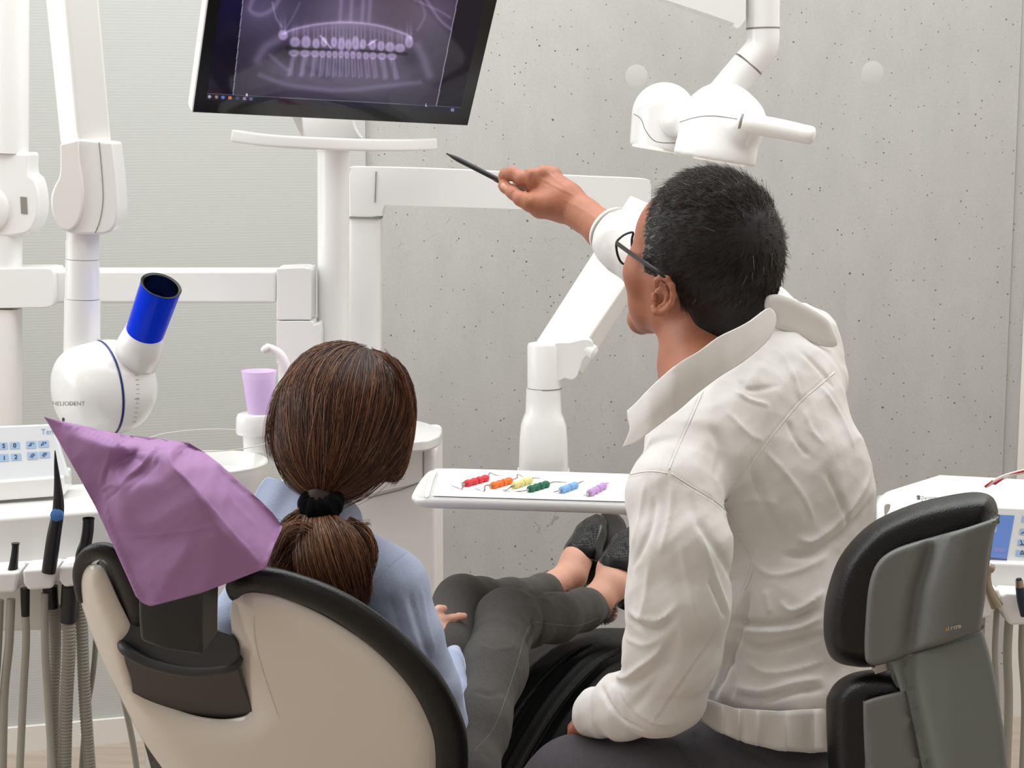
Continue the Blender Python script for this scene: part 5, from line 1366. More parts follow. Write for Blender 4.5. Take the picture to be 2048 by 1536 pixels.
grey = (rg_.rand(len(p_)) < np.clip((1345 - qx) / 80, 0, 1) * np.clip((qy - 400) / 60, 0, 1) * .95 + .008)
kind = np.where(grey, 2, (rg_.rand(len(p_)) < .42).astype(int))
rv, rf = ribbons(paths, np.where(grey, .00028, .00036))
mi_ = np.tile(np.repeat(kind, 4), 3)
hb = build('hair', joinm((hsv, hsf), (rv, rf)), None, man, sharp=0, mats=[hairmat('scalp_hair', '#100c0a', .6)] + HM, mi=np.concatenate([np.zeros(len(hsf), int), mi_ + 1]))
# glasses
FRM = mat('matt_black_frame', '#1c1b1b', .45)
gl = build('glasses', tube([P(x, y, Y) for x, y, Y in ((1233, 486, 2.43), (1262, 507, 2.355), (1290, 526, 2.288), (1316, 543, 2.262), (1330, 556, 2.258))], [.0026, .0025, .0022, .002, .0018], 12, smooth=4, squash=(.7, 1.35)), FRM, man)
ring = [(1233, 485), (1240, 476), (1252, 468), (1266, 465), (1264, 478), (1264, 492), (1267, 505), (1272, 516), (1263, 526), (1251, 529), (1242, 524), (1236, 512), (1233, 498)]
def rimg(off, nm):
    q = catmull(ring, 4); V_ = [P(x, y, 2.43 + (x - 1233) * .0006) + Vector(off) for x, y in q]
    fr = build(nm, tube(V_ + V_[:2], .0017, 8, cap=False), FRM, gl)
    build('lens', (V_ + [v + Vector((0, .001, 0)) for v in V_], [tuple(range(len(V_)))]), GLASS, fr, flat=True)
rimg((0, 0, 0), 'rim'); rimg((.052, .036, 0), 'rim')
# pen
pn = thing('pen', P(950, 335, 2.85), 'black ballpoint pen held up between thumb and finger of the man', 'pen')
q0, q1 = P(893, 307, 2.875), P(1046, 385, 2.825); pd = (q1 - q0)
build('barrel', tube([q0 + pd * t for t in (0, .03, .1, .16, .9, 1)], [.0012, .0016, .0034, .0042, .0043, .004], 20), mat('pen_black', '#161514', .4), pn)
build('clip', tube([q0 + pd * t + Vector((.001, -.005, -.004)) for t in (.62, .66, .7)], .0016, 10, dome=.5), mat('pen_black', '#161514', .4), pn)
# jacket
j = Solid(.035)
j.pell(1530, 800, 2.28, 158, 150, .09); j.pell(1528, 985, 2.24, 224, 235, .112); j.pell(1565, 1250, 2.21, 192, 240, .122); j.pell(1560, 1350, 2.19, 168, 82, .122)
j.chain([(1600, 690, 2.36, 76), (1630, 760, 2.34, 70)], k=.03)
j.chain([(1345, 985, 2.10, 84), (1400, 890, 2.16, 92), (1470, 810, 2.21, 96)], k=.04)
j.chain([(1600, 690, 2.38, 72), (1520, 640, 2.47, 66), (1420, 585, 2.57, 66), (1310, 520, 2.66, 64), (1262, 492, 2.70, 58), (1240, 478, 2.72, 54)], k=.03)
j.chain([(1348, 985, 2.08, 88), (1362, 1090, 2.055, 104)], k=.035)
j.chain([(1362, 1090, 2.055, 106), (1358, 1200, 2.05, 110), (1346, 1300, 2.06, 100), (1325, 1385, 2.08, 88)], k=.010)
j.chain([(1325, 1385, 2.08, 84), (1252, 1412, 2.14, 66), (1200, 1425, 2.19, 46), (1188, 1432, 2.2, 40)], k=.02)
j.chain([(1400, 722, 2.33, 60), (1396, 650, 2.34, 60)], k=.006, sub=True)
jv, jf = j.mesh(.003)
jv, jf = cloth_noise(jv, jf, .010, .17, 13, n=7)
jv, jf = cloth_noise(jv, jf, .004, .07, 3)
jt = bvh(jv, jf)
seams = [([(1406, 783), (1390, 820), (1372, 861), (1352, 905), (1338, 940)], 2.2, -1.0), ([(1256, 950), (1285, 944), (1310, 943), (1335, 947)], 2.2, -1.0),
    ([(1669, 745), (1640, 770), (1604, 801), (1574, 835), (1527, 895), (1484, 955), (1445, 1011)], 2.4, -1.3),
    ([(1342, 947), (1381, 972), (1441, 1011), (1471, 1058), (1501, 1106), (1505, 1140), (1490, 1180)], 2.4, -1.4)]
folds = [
 ([(1345, 960), (1340, 1030), (1320, 1110)], 10, 3), ([(1290, 960), (1280, 1030), (1262, 1100)], 9, 3), ([(1262, 1140), (1300, 1060), (1310, 990)], 9, -3),
 ([(1380, 980), (1400, 1050), (1440, 1110), (1470, 1170)], 12, -3.5), ([(1395, 1050), (1415, 1110), (1440, 1180), (1460, 1230)], 9, 4), ([(1360, 1080), (1380, 1180), (1400, 1260)], 14, 3), ([(1300, 1120), (1290, 1200), (1275, 1260)], 14, 3),
 ([(1214, 1340), (1246, 1356), (1282, 1332), (1314, 1306), (1332, 1276)], 9, 7), ([(1220, 1360), (1260, 1372), (1300, 1350), (1340, 1310)], 9, -5),
 ([(1255, 1235), (1285, 1257), (1316, 1262), (1348, 1232)], 9, -6), ([(1256, 1222), (1290, 1238), (1325, 1238), (1360, 1205)], 8, 5), ([(1250, 1275), (1290, 1290), (1330, 1270)], 9, 4),
 ([(1417, 1155), (1436, 1197), (1452, 1235)], 7, -4), ([(1440, 1250), (1412, 1295), (1378, 1345), (1340, 1400), (1307, 1450)], 4, -2.5), ([(1425, 1262), (1398, 1310), (1364, 1360), (1330, 1410), (1296, 1456)], 4, 2),
 ([(1201, 1367), (1214, 1400), (1246, 1440), (1291, 1462)], 7, -4), ([(1240, 1372), (1262, 1410), (1300, 1440), (1350, 1450)], 9, 4), ([(1360, 1250), (1330, 1330), (1290, 1390), (1260, 1420)], 12, -3),
 ([(1608, 818), (1622, 860), (1650, 890)], 6, 3), ([(1574, 840), (1592, 880), (1620, 915)], 6, -3), ([(1527, 900), (1570, 945), (1610, 1000), (1630, 1050)], 7, 3.2), ([(1500, 940), (1530, 1010), (1560, 1070)], 9, -3),
 ([(1590, 1072), (1626, 1082), (1690, 1030), (1735, 960), (1748, 900)], 11, 6), ([(1560, 1110), (1620, 1108), (1690, 1065), (1745, 1000)], 10, -6), ([(1500, 1120), (1540, 1150), (1600, 1140), (1660, 1110)], 10, 4),
 ([(1640, 770), (1680, 830), (1710, 900)], 8, 3), ([(1600, 700), (1640, 740), (1670, 780)], 8, -2.5), ([(1560, 700), (1590, 760), (1600, 800)], 8, 3), ([(1480, 760), (1500, 780), (1560, 770)], 6, -2.5), ([(1470, 780), (1500, 800), (1540, 810)], 5, 2.5),
 ([(1465, 1242), (1523, 1248), (1588, 1240), (1640, 1215)], 8, -8), ([(1470, 1258), (1523, 1264), (1590, 1258), (1650, 1232)], 8, 6), ([(1480, 1284), (1523, 1296), (1588, 1284), (1650, 1268)], 8, -7), ([(1560, 1200), (1580, 1222), (1620, 1205), (1650, 1180)], 8, 6),
 ([(1490, 1320), (1530, 1345), (1590, 1340), (1650, 1320)], 9, 5), ([(1469, 1392), (1520, 1400), (1588, 1384), (1650, 1376)], 8, -7), ([(1460, 1370), (1520, 1382), (1588, 1366), (1650, 1356)], 9, 5), ([(1450, 1300), (1470, 1350), (1460, 1400)], 9, -4),
 ([(1500, 1180), (1480, 1260), (1450, 1340), (1420, 1410)], 9, -7), ([(1530, 1180), (1540, 1230)], 10, 4),
 ([(1440, 1030), (1500, 1000), (1560, 1010)], 12, 3), ([(1650, 940), (1680, 1000), (1700, 1060)], 8, -3), ([(1420, 850), (1440, 900), (1430, 960)], 12, -2.5), ([(1450, 820), (1500, 870), (1530, 880)], 10, 2.5)]
jv, jf = strokes(jv, jf, seams + [(a_, b_ * .9, c_ * 1.1) for a_, b_, c_ in folds], jt)
jv = relaxv(jv, jf, .3)
jk = build('jacket', (jv, jf), JACK, man, sharp=0)
jt = bvh(jv, jf)
# seam ridges drawn as fine topstitching
TS = mat('white_thread', '#dcd6cf', .8)
for s_, o in ((seams[2][0], 7), (seams[3][0], 6), (seams[0][0], 5), (seams[1][0], 5)): stitches(s_, o, jk, jt, TS, step=4.2, ln=2.6, r=.00035)
for s_, w_ in seams and [(q[0], 1) for q in seams]:
    q_ = [hit(jt, x, y)[0] for x, y in catmull(s_, 5, closed=False)]
    build('seam', tube([p for p in q_ if p is not None], .0011, 8), JACK, jk, sharp=0)
# collar
colo = [(1531, 618), (1500, 641), (1475, 655), (1436, 674), (1398, 702), (1363, 723), (1338, 743), (1303, 775), (1273, 807), (1256, 822), (1256, 822), (1258, 840), (1261, 861), (1246, 894), (1246, 894), (1273, 884), (1303, 861), (1333, 838), (1363, 814), (1398, 783), (1441, 751), (1484, 724), (1527, 688), (1546, 660), (1551, 637), (1543, 620)]
def dcol(x, y, d):
    base = np.interp(x, [1245, 1300, 1350, 1400, 1450, 1500, 1550], [2.135, 2.10, 2.09, 2.10, 2.12, 2.16, 2.22])
    top = np.interp(x, [1256, 1303, 1338, 1398, 1475, 1531], [822, 775, 743, 702, 655, 618])
    up_ = max(0, 1 - (y - top) / 55)
    return base + .010 * up_ ** 1.5 + .004 * math.sin(x * .03 + y * .02)
build('collar', sheet(colo, dcol, 7, smooth=3), JACK, man, solid=.0018, sharp=60)
colb = [(1531, 618), (1533, 596), (1545, 591), (1563, 592), (1600, 606), (1648, 634), (1664, 658), (1672, 690), (1640, 690), (1600, 672), (1565, 660), (1548, 652), (1550, 637)]
build('collar', sheet(colb, lambda x, y, d: 2.258 + (x - 1531) * .0003 + .004 * (1 - min(d / 10, 1)) ** 2, 7, smooth=3), JACK, man, solid=.0018, sharp=60)
# sleeve cuff of the raised arm
cq = [P(1222, 462, 2.735), P(1236, 472, 2.725), P(1270, 497, 2.69)]
cuf = build('cuff', tube(cq, [px(50, 2.74), px(57, 2.73), px(60, 2.7)], 40, smooth=3), JACK, man, sharp=0)
build('cuff_edge', tube([P(1219, 460, 2.737), P(1223, 463, 2.733)], [px(50, 2.74), px(51.5, 2.74)], 40), JACK, cuf)
c2 = build('cuff', tube([P(1172, 1440, 2.215), P(1190, 1432, 2.20), P(1220, 1420, 2.17)], [px(36, 2.2), px(46, 2.2), px(52, 2.18)], 36, smooth=3), JACK, man, sharp=0)
# gathered waistband
V = []; nA, nB = 220, 8
for i in range(nA):
    x = 1404 + (1700 - 1404) * i / (nA - 1)
    yt = np.interp(x, [1392, 1414, 1469, 1556, 1652, 1700], [1392, 1398, 1416, 1422, 1416, 1408])
    yb2 = np.interp(x, [1392, 1433, 1491, 1556, 1620, 1652, 1700], [1432, 1461, 1485, 1500, 1505, 1503, 1498])
    e1 = min(1, abs((x - 1550) / 168)); Yw = 2.185 - .135 * math.sqrt(max(0, 1 - e1 ** 2))
    pl = .014 * abs(math.sin(x * .07 + .9 * math.sin(x * .03))) ** .6
    for k_i in range(nB):
        t = k_i / (nB - 1); V.append(P(x, yt + (yb2 - yt) * t, Yw + pl * (0.3 + .7 * math.sin(t * 2.6)) - .006 * math.sin(t * 3.1416)))
F = [(i * nB + q, (i + 1) * nB + q, (i + 1) * nB + q + 1, i * nB + q + 1) for i in range(nA - 1) for q in range(nB - 1)]
build('waistband', (V, F), JACK, man, solid=.002)
# trousers
t_ = Solid(.04)
t_.pell(1560, 1520, 2.19, 165, 110, .125)
t_.chain([(1530, 1590, 2.17, 120), (1330, 1592, 2.13, 112), (1160, 1584, 2.20, 106), (1020, 1660, 2.34, 90)])
t_.chain([(1440, 1500, 2.17, 72), (1560, 1490, 2.19, 110)])
t_.chain([(1560, 1590, 2.27, 120), (1400, 1620, 2.40, 100)])
tv_, tf_ = t_.mesh(.005)
tv_, tf_ = cloth_noise(tv_, tf_, .004, .11, 8)
tv_, tf_ = strokes(tv_, tf_, [([(1385, 1462), (1400, 1485), (1440, 1536)], 8, -6), ([(1340, 1480), (1370, 1505), (1400, 1545)], 7, -5), ([(1410, 1465), (1450, 1500), (1500, 1536)], 8, 5), ([(1440, 1470), (1500, 1505), (1560, 1530)], 7, -4)])
build('trousers', (tv_, tf_), TROU, man, sharp=0)

# ---------------------------------------------------------------- the woman
wo = thing('person', P(720, 1400, 2.6), 'seated person with brown ponytail, light blue shirt and grey jeans', 'person')
w = Solid(.02)
w.pell(682, 828, 2.48, 108, 132, .085); w.pell(700, 860, 2.545, 80, 95, .05); w.chain([(712, 900, 2.58, 40)]); w.chain([(716, 858, 2.60, 12), (718, 872, 2.612, 15)], k=.01)
w.chain([(655, 950, 2.46, 50), (640, 1040, 2.47, 44), (650, 1120, 2.48, 80)], k=.03)
w.chain([(640, 1150, 2.49, 95), (690, 1300, 2.52, 95), (760, 1480, 2.58, 95)], k=.04, sq=((0, 1, 0), .7))
w.chain([(790, 1165, 2.48, 36), (835, 1290, 2.47, 32), (880, 1390, 2.48, 26)], k=.01)
w.chain([(520, 1150, 2.5, 36), (480, 1260, 2.49, 32), (560, 1320, 2.58, 28), (760, 1290, 2.64, 22), (862, 1262, 2.67, 18)], k=.01)
w.chain([(760, 1480, 2.6, 70), (920, 1520, 2.51, 50), (985, 1338, 2.68, 46), (1017, 1242, 2.80, 40), (1105, 1237, 2.93, 30), (1190, 1208, 3.08, 22)], k=.008)
w.chain([(760, 1440, 2.66, 70), (870, 1312, 2.71, 48), (925, 1212, 2.88, 34), (1010, 1205, 3.0, 28), (1095, 1180, 3.14, 22)], k=.008)
wv, wf = w.mesh(.0055)
wf_ = Solid(.012)      # ankles and feet
wf_.chain([(1085, 1180, 3.13, 27), (1112, 1168, 3.155, 27), (1142, 1150, 3.185, 32), (1152, 1122, 3.205, 30), (1170, 1080, 3.24, 24)])
wf_.chain([(1160, 1215, 3.04, 27), (1200, 1195, 3.075, 31), (1224, 1168, 3.10, 35), (1228, 1140, 3.125, 34), (1245, 1090, 3.16, 26)])
wf_.chain([(1200, 1205, 3.085, 28), (1215, 1225, 3.11, 22)])
fv, ff2 = wf_.mesh(.0032)
hd_ = Solid(.005)      # hand in her lap
hd_.chain([(850, 1268, 2.665, 20), (872, 1262, 2.680, 20), (888, 1258, 2.690, 17)], sq=((0, 0, 1), .8), k=.008)
hd_.chain([(885, 1238, 2.695, 8.5), (905, 1236, 2.705, 8), (918, 1233, 2.715, 7.6), (928, 1232, 2.720, 7)], k=.003)
hd_.chain([(883, 1246, 2.690, 8.5), (902, 1248, 2.705, 8), (915, 1250, 2.715, 7.5)], k=.003)
hd_.chain([(882, 1262, 2.690, 8.5), (900, 1262, 2.695, 8), (908, 1268, 2.705, 7.5), (904, 1280, 2.705, 7)], k=.003)
hd_.chain([(876, 1276, 2.680, 8.5), (892, 1280, 2.690, 7.5), (896, 1290, 2.695, 7)], k=.003)
hd_.chain([(866, 1226, 2.690, 8.5), (878, 1218, 2.695, 8), (888, 1217, 2.700, 7.2)], k=.004)
hd_.chain([(868, 1250, 2.685, 20), (876, 1240, 2.690, 15)], k=.008)
hv2, hf2 = hd_.mesh(.0016)
bodyw = build('body', joinm((wv, wf), (fv, ff2), (hv2, hf2)), SKIN2, wo, sharp=0)
# shirt
s = Solid(.03)
s.chain([(640, 1150, 2.49, 118), (690, 1290, 2.52, 120), (760, 1480, 2.58, 120)], sq=((0, 1, 0), .75))
s.chain([(600, 1100, 2.49, 72), (560, 1130, 2.5, 66), (520, 1160, 2.50, 58)])
s.chain([(690, 1110, 2.485, 62), (770, 1152, 2.48, 58), (800, 1172, 2.475, 58)])
s.chain([(795, 1170, 2.475, 60), (830, 1270, 2.465, 56), (872, 1375, 2.475, 50), (900, 1448, 2.49, 38)], k=.012)
s.chain([(900, 1440, 2.5, 36), (912, 1390, 2.56, 30), (902, 1325, 2.63, 27)], k=.008)
s.chain([(520, 1150, 2.5, 56), (480, 1230, 2.49, 52), (480, 1290, 2.5, 48), (560, 1330, 2.58, 42), (760, 1295, 2.64, 32), (846, 1274, 2.67, 26)], k=.015)
s.chain([(640, 1080, 2.455, 66)], k=.03)
sv, sf = s.mesh(.004)
sv, sf = cloth_noise(sv, sf, .0038, .085, 5)
shf = [([(722, 1225), (735, 1190), (760, 1150), (795, 1115), (830, 1090)], 3.2, -2.2), ([(730, 1228), (748, 1190), (775, 1150), (806, 1122), (838, 1108)], 3, 1.4),
  ([(800, 1180), (822, 1250), (850, 1330), (880, 1400)], 8, 4), ([(780, 1190), (800, 1260), (828, 1330)], 7, -4), ([(840, 1170), (852, 1240), (872, 1310)], 7, 3.5), ([(760, 1230), (785, 1290), (820, 1340)], 7, 3.5), ([(818, 1185), (838, 1260), (862, 1330)], 6, -3.5), ([(770, 1170), (772, 1200)], 5, 2)]
sv, sf = strokes(sv, sf, shf)
shirt = build('shirt', (sv, sf), BSHIRT, wo, sharp=0)
sht = bvh(sv, sf); stitches(shf[0][0], 3, shirt, sht, mat('blue_thread', '#8e9bbd', .8), step=4.5, ln=2.8, r=.0004)
co = Solid(.012)
co.chain([(528, 990, 2.54, 22), (545, 1004, 2.48, 30), (580, 1020, 2.435, 34), (625, 1036, 2.41, 32), (668, 1038, 2.41, 30), (698, 1030, 2.44, 24), (706, 1026, 2.50, 20)], k=.014)
co.chain([(660, 930, 2.45, 50), (645, 1010, 2.46, 52)], k=.008, sub=True)
cov, cof = co.mesh(.0035); cov, cof = strokes(cov, cof, [([(530, 1015), (560, 1035), (600, 1048)], 3, -1.5), ([(680, 1045), (705, 1040), (716, 1034)], 3, -1.2)])
co2 = [(508, 1016), (513, 985), (533, 956), (552, 958), (575, 966), (604, 980), (632, 996), (642, 1062), (612, 1058), (575, 1046), (540, 1032)]
build('shirt_collar', sheet(co2, lambda x, y, d: 2.405 + ((640 - x) / 130) ** 2 * .075 + (1060 - y) * .0002 + .003 * math.sin(x * .09 + y * .05), 6, smooth=3), BSHIRT, wo, solid=.0015, sharp=60)
co3 = [(664, 1010), (690, 998), (705, 1004), (720, 1024), (724, 1054), (706, 1058), (668, 1060)]
build('shirt_collar', sheet(co3, lambda x, y, d: 2.405 + ((x - 650) / 80) ** 2 * .05 + (1060 - y) * .0002, 6, smooth=3), BSHIRT, wo, solid=.0015, sharp=60)
build('shirt_cuff', tube([P(906, 1300, 2.655), P(916, 1340, 2.625), P(926, 1400, 2.56), P(930, 1442, 2.53)], [px(16, 2.6), px(21, 2.6), px(17, 2.55), px(10, 2.5)], 24, smooth=4, dome=.4), mat('pale_blue_cotton', '#bcc6dc', .8, bump=.2, bscale=300), wo)
# jeans
g = Solid(.02)
g.chain([(760, 1480, 2.62, 95), (880, 1560, 2.5, 80)], k=.03)
g.chain([(890, 1660, 2.40, 80), (920, 1560, 2.46, 76), (948, 1450, 2.55, 70), (984, 1342, 2.67, 66), (1014, 1240, 2.79, 62)], k=.03)
g.chain([(1014, 1240, 2.79, 63), (1050, 1238, 2.85, 57), (1110, 1236, 2.93, 49), (1165, 1220, 3.03, 41), (1186, 1210, 3.07, 38)], k=.02)
g.cut(P(1197, 1207, 3.087), P(1190, 1208, 3.08) - P(1150, 1224, 3.0), k=.002)
gv, gf = g.mesh(.004)
g2 = Solid(.02)
g2.chain([(760, 1440, 2.68, 95), (870, 1310, 2.7, 70), (924, 1206, 2.87, 55)], k=.03)
g2.chain([(924, 1206, 2.87, 55), (960, 1206, 2.93, 50), (1020, 1200, 3.02, 42), (1085, 1183, 3.125, 33), (1098, 1180, 3.145, 32)], k=.02)
g2.cut(P(1105, 1178, 3.157), P(1100, 1180, 3.145) - P(1020, 1200, 3.02), k=.002)
g2v, g2f = g2.mesh(.004)
gv, gf = cloth_noise(gv, gf, .0032, .08, 11)
gv, gf = strokes(gv, gf, [([(1052, 1292), (1066, 1262), (1062, 1236)], 6, -6), ([(1068, 1300), (1086, 1262), (1088, 1240)], 6, -4), ([(1040, 1180), (1060, 1196), (1100, 1200)], 6, 3), ([(1072, 1180), (1095, 1190), (1140, 1180)], 5, -3), ([(1130, 1265), (1150, 1235), (1160, 1210)], 5, -2.5), ([(1010, 1180), (1040, 1215), (1050, 1250)], 6, 3), ([(960, 1290), (990, 1300), (1040, 1290)], 8, 2.5), ([(945, 1380), (980, 1390), (1010, 1380)], 8, -2.5)])
jn = build('jeans', joinm((gv, gf), (g2v, g2f)), JEAN, wo, sharp=0)
jnt = bvh(gv, gf)
stitches([(1196, 1236), (1160, 1250), (1120, 1250), (1072, 1244)], 0, jn, jnt, mat('jean_thread', '#8d8a8c', .8), step=3.6, ln=2.6, r=.0005)
stitches([(1066, 1244), (1050, 1270), (1036, 1320), (1010, 1400), (985, 1460), (950, 1500)], 0, jn, jnt, mat('jean_thread', '#8d8a8c', .8), step=3.6, ln=2.6, r=.0005)
# frayed hems
def fray(c0, c1, r, seed):
    rs2 = np.random.RandomState(seed); ax_ = np.array((c1 - c0).normalized()); u_, v2, d_ = frame_of(c1 - c0); pp = []
    for i in range(700):
        a_ = rs2.uniform(0, 6.283); rd = np.array(u_) * math.cos(a_) + np.array(v2) * math.sin(a_)
        b0 = np.array(c1) + rd * r * rs2.uniform(.97, 1.02) - ax_ * rs2.uniform(0, .006); dr = ax_ * rs2.uniform(.002, .009) + rd * rs2.uniform(.002, .008) + rs2.normal(0, .002, 3)
        pp.append([b0, b0 + dr * .5 + rs2.normal(0, .0006, 3), b0 + dr])
    return ribbons(np.array(pp), .0006)
build('frayed_hem', fray(P(1172, 1217, 3.045), P(1196, 1207, 3.086), px(38.5, 3.07), 1), mat('fray', '#77767a', .9), wo, sharp=0)
build('frayed_hem', fray(P(1085, 1183, 3.125), P(1104, 1178, 3.156), px(32.5, 3.14), 2), mat('fray', '#6d6b70', .9), wo, sharp=0)
# loafers
BL_ = mat('shoe_leather', '#0a0a0a', .25, coat=.3)
WV = bpy.data.materials.new('woven_leather'); WV.use_nodes = True
_n = WV.node_tree; _b = _n.nodes['Principled BSDF']; _b.inputs['Base Color'].default_value = lin('#0d0d0d'); _b.inputs['Roughness'].default_value = .3
_v = _n.nodes.new('ShaderNodeTexVoronoi'); _v.inputs['Scale'].default_value = 270; _v.inputs['Randomness'].default_value = .25
_t = _n.nodes.new('ShaderNodeTexCoord'); _n.links.new(_t.outputs['Object'], _v.inputs[0])
_p = _n.nodes.new('ShaderNodeBump'); _p.inputs['Strength'].default_value = 1; _p.inputs['Distance'].default_value = .002; _p.invert = True
_n.links.new(_v.outputs['Distance'], _p.inputs['Height']); _n.links.new(_p.outputs[0], _b.inputs['Normal'])
def loafer(dx, dy, dY, lab):
    t = thing('loafer', P(1180 + dx, 1100 + dy, 3.25 + dY), lab, 'shoe', 'black loafers')
    q = lambda x, y, Y, r: (x + dx, y + dy, Y + dY, r)
    u = Solid(.014)
    u.chain([q(1196, 1050, 3.275, 22), q(1182, 1072, 3.255, 31), q(1166, 1108, 3.225, 36), q(1162, 1124, 3.22, 34)], k=.02)
    u.chain([q(1168, 1140, 3.235, 26), q(1160, 1162, 3.235, 18)], k=.02)
    u.cut(P(1152 + dx, 1119 + dy, 3.2 + dY), (-.08, -.55, -.83), k=.002)
    uv_, uf_ = u.mesh(.0028)
    ut = bvh(uv_, uf_)
    uv_, uf_ = strokes(uv_, uf_, [([(1140 + dx, 1092 + dy), (1146 + dx, 1076 + dy), (1160 + dx, 1052 + dy), (1180 + dx, 1032 + dy), (1196 + dx, 1030 + dy), (1205 + dx, 1044 + dy), (1200 + dx, 1070 + dy), (1188 + dx, 1096 + dy)], 2.2, 1.6)], ut)
    up = build('upper', (uv_, uf_), BL_, t, sharp=0); ut = bvh(uv_, uf_)
    def dpt(x, y, d):
        l, n = hit(ut, x, y); return (l.y - .0012) if l is not None else 3.22 + dY
    build('woven_vamp', sheet([(x + dx, y + dy) for x, y in catmull([(1146, 1086), (1152, 1068), (1164, 1050), (1182, 1036), (1194, 1036), (1199, 1048), (1196, 1068), (1186, 1090), (1170, 1093)], 3)], dpt, 3), WV, t, sharp=0)
    build('saddle', sheet([(x + dx, y + dy) for x, y in catmull([(1134, 1096), (1138, 1088), (1160, 1092), (1188, 1096), (1186, 1106), (1182, 1114), (1160, 1112), (1136, 1106)], 3)], lambda x, y, d: dpt(x, y, d) - .001, 3), mat('saddle_leather', '#0e0d0d', .4), t, sharp=0)
    sole = [P(x + dx, y + dy, Y + dY) for x, y, Y in ((1212, 1026, 3.30), (1221, 1052, 3.285), (1212, 1086, 3.265), (1190, 1130, 3.255), (1172, 1166, 3.245), (1162, 1182, 3.24))]
    build('sole', rtube(sole, [.022, .06, .07, .055, .05, .03], .011, (-.85, .3, .3), 24, 5), mat('sole_dark', '#2a2420', .5), t)
    build('heel', rtube([sole[4] + Vector((.004, .004, 0)), sole[4] + Vector((.022, .012, -.01))], .045, .045, (-.5, .5, .5), 20), mat('sole_dark', '#2a2420', .5), t)
loafer(0, 0, 0, 'black woven loafer on the far foot, fully seen under the tray')
loafer(70, 24, -.10, 'black woven loafer on the near foot, partly hidden by the white jacket')
# hair
H_ = Solid(.03)
H_.pell(683, 826, 2.47, 129, 143, .105); H_.pell(668, 900, 2.45, 108, 84, .085); H_.pell(655, 958, 2.425, 52, 36, .05); H_.pell(770, 800, 2.48, 50, 80, .07)
H_.pell(790, 880, 2.49, 26, 80, .05)
Hv, Hf = H_.mesh(.004)
pt = Solid(.02)
pt.chain([(640, 1000, 2.375, 32), (636, 1040, 2.365, 26), (650, 1085, 2.345, 42), (668, 1140, 2.34, 50), (690, 1190, 2.35, 36), (712, 1215, 2.365, 16)], sq=((0, 1, 0), .6))
pt.chain([(604, 1064, 2.375, 22), (580, 1110, 2.37, 28), (570, 1165, 2.375, 26)], sq=((0, 1, 0), .6))
Pv, Pf = pt.mesh(.004)
Ht = bvh(Hv, Hf); rs3 = np.random.RandomState(3)
G = Vector(P(642, 992, 2.375))
p_, n_ = surf_samples(Hv, Hf, 7500, rs3); kk = (n_[:, 1] < .6); p_, n_ = p_[kk], n_[kk]
part_ = np.array(P(735, 700, 2.47))
paths = []; K = 15; PT = Vector(P(735, 705, 2.47))
for i in range(len(p_)):
    q = Vector(p_[i]); pth = []; off = rs3.uniform(.0002, 1.0) ** 2.5 * .0042 + .0003; stepl = (G - q).length / (K - 4) * 1.12
    jit = Vector(rs3.normal(0, .10, 3)); wob = rs3.uniform(0, 6.28)
    for s_i in range(K):
        l, n, ix, dd = Ht.find_nearest(q)
        if n is None: break
        pth.append(l + n * off)
        d = (G - l); dl = d.length
        if dl < .004: d = Vector((0, 0, -1))
        else: d.normalize()
        pv = l - PT; pl_ = pv.length
        if pl_ < .13: d = d + pv.normalized() * (1 - pl_ / .13) * 1.6
        d = d + jit * min(1, dl / .06) + Vector((.0, 0, -.45)) * min(1, dl / .12) + Vector((math.sin(wob + s_i * .5), 0, 0)) * .06
        d -= n * d.dot(n)
        if d.length > 1e-6: d.normalize()
        q = l + d * min(stepl, dl + .002)
    if len(pth) == K: paths.append(pth)
paths = np.array([[tuple(x) for x in p] for p in paths])
cut_ = rs3.uniform(.35, 1.0, len(paths))
kd = rs3.choice(3, len(paths), p=[.5, .36, .14])
rv1, rf1 = ribbons(paths, .00042); m1 = np.tile(np.repeat(kd, K - 1), 3)
# ponytail strands: fanning down from the band with a curl
def tail(n, cl, spread, seed, rad=.0005, curl=1.0):
    r4 = np.random.RandomState(seed); out = []
    C_ = catmull([(*P(x, y, Y), r * S(Y)) for x, y, Y, r in cl], 4, closed=False); C_ = np.array(C_)
    tt_ = np.linspace(0, 1, len(C_))
    T = np.gradient(C_[:, :3], axis=0); T /= np.linalg.norm(T, axis=1, keepdims=True)
    U_ = np.cross(T, [0, 1, 0]); U_ /= np.linalg.norm(U_, axis=1, keepdims=True); W_ = np.cross(T, U_)
    for i in range(n):
        a_ = r4.uniform(0, 6.283); rr = r4.uniform(.5, 1.12) ** .5; ph = r4.uniform(0, 6.28); e = r4.uniform(.6, 1.0)
        s_ = np.linspace(0, e, 16); idx = s_ * (len(C_) - 1)
        I = lambda A: np.stack([np.interp(idx, np.arange(len(C_)), A[:, k]) for k in range(A.shape[1])], 1)
        c_, u2, w2 = I(C_), I(U_), I(W_)
        an = a_ + s_ * .5 * curl
        out.append(c_[:, :3] + (u2 * np.cos(an)[:, None] + w2 * np.sin(an)[:, None] * .65) * (c_[:, 3:4] * rr) + (u2 * np.sin(ph + s_ * 7)[:, None] * .0025 * curl))
    return np.array(out)
A1 = tail(2600, [(640, 1000, 2.375, 28), (636, 1036, 2.36, 30), (648, 1080, 2.34, 62), (668, 1135, 2.33, 72), (692, 1185, 2.345, 54), (716, 1222, 2.36, 26)], 1, 5)
A2 = tail(1100, [(630, 1030, 2.37, 20), (604, 1058, 2.365, 34), (578, 1105, 2.36, 44), (560, 1165, 2.37, 40)], 1, 6, curl=2.2)
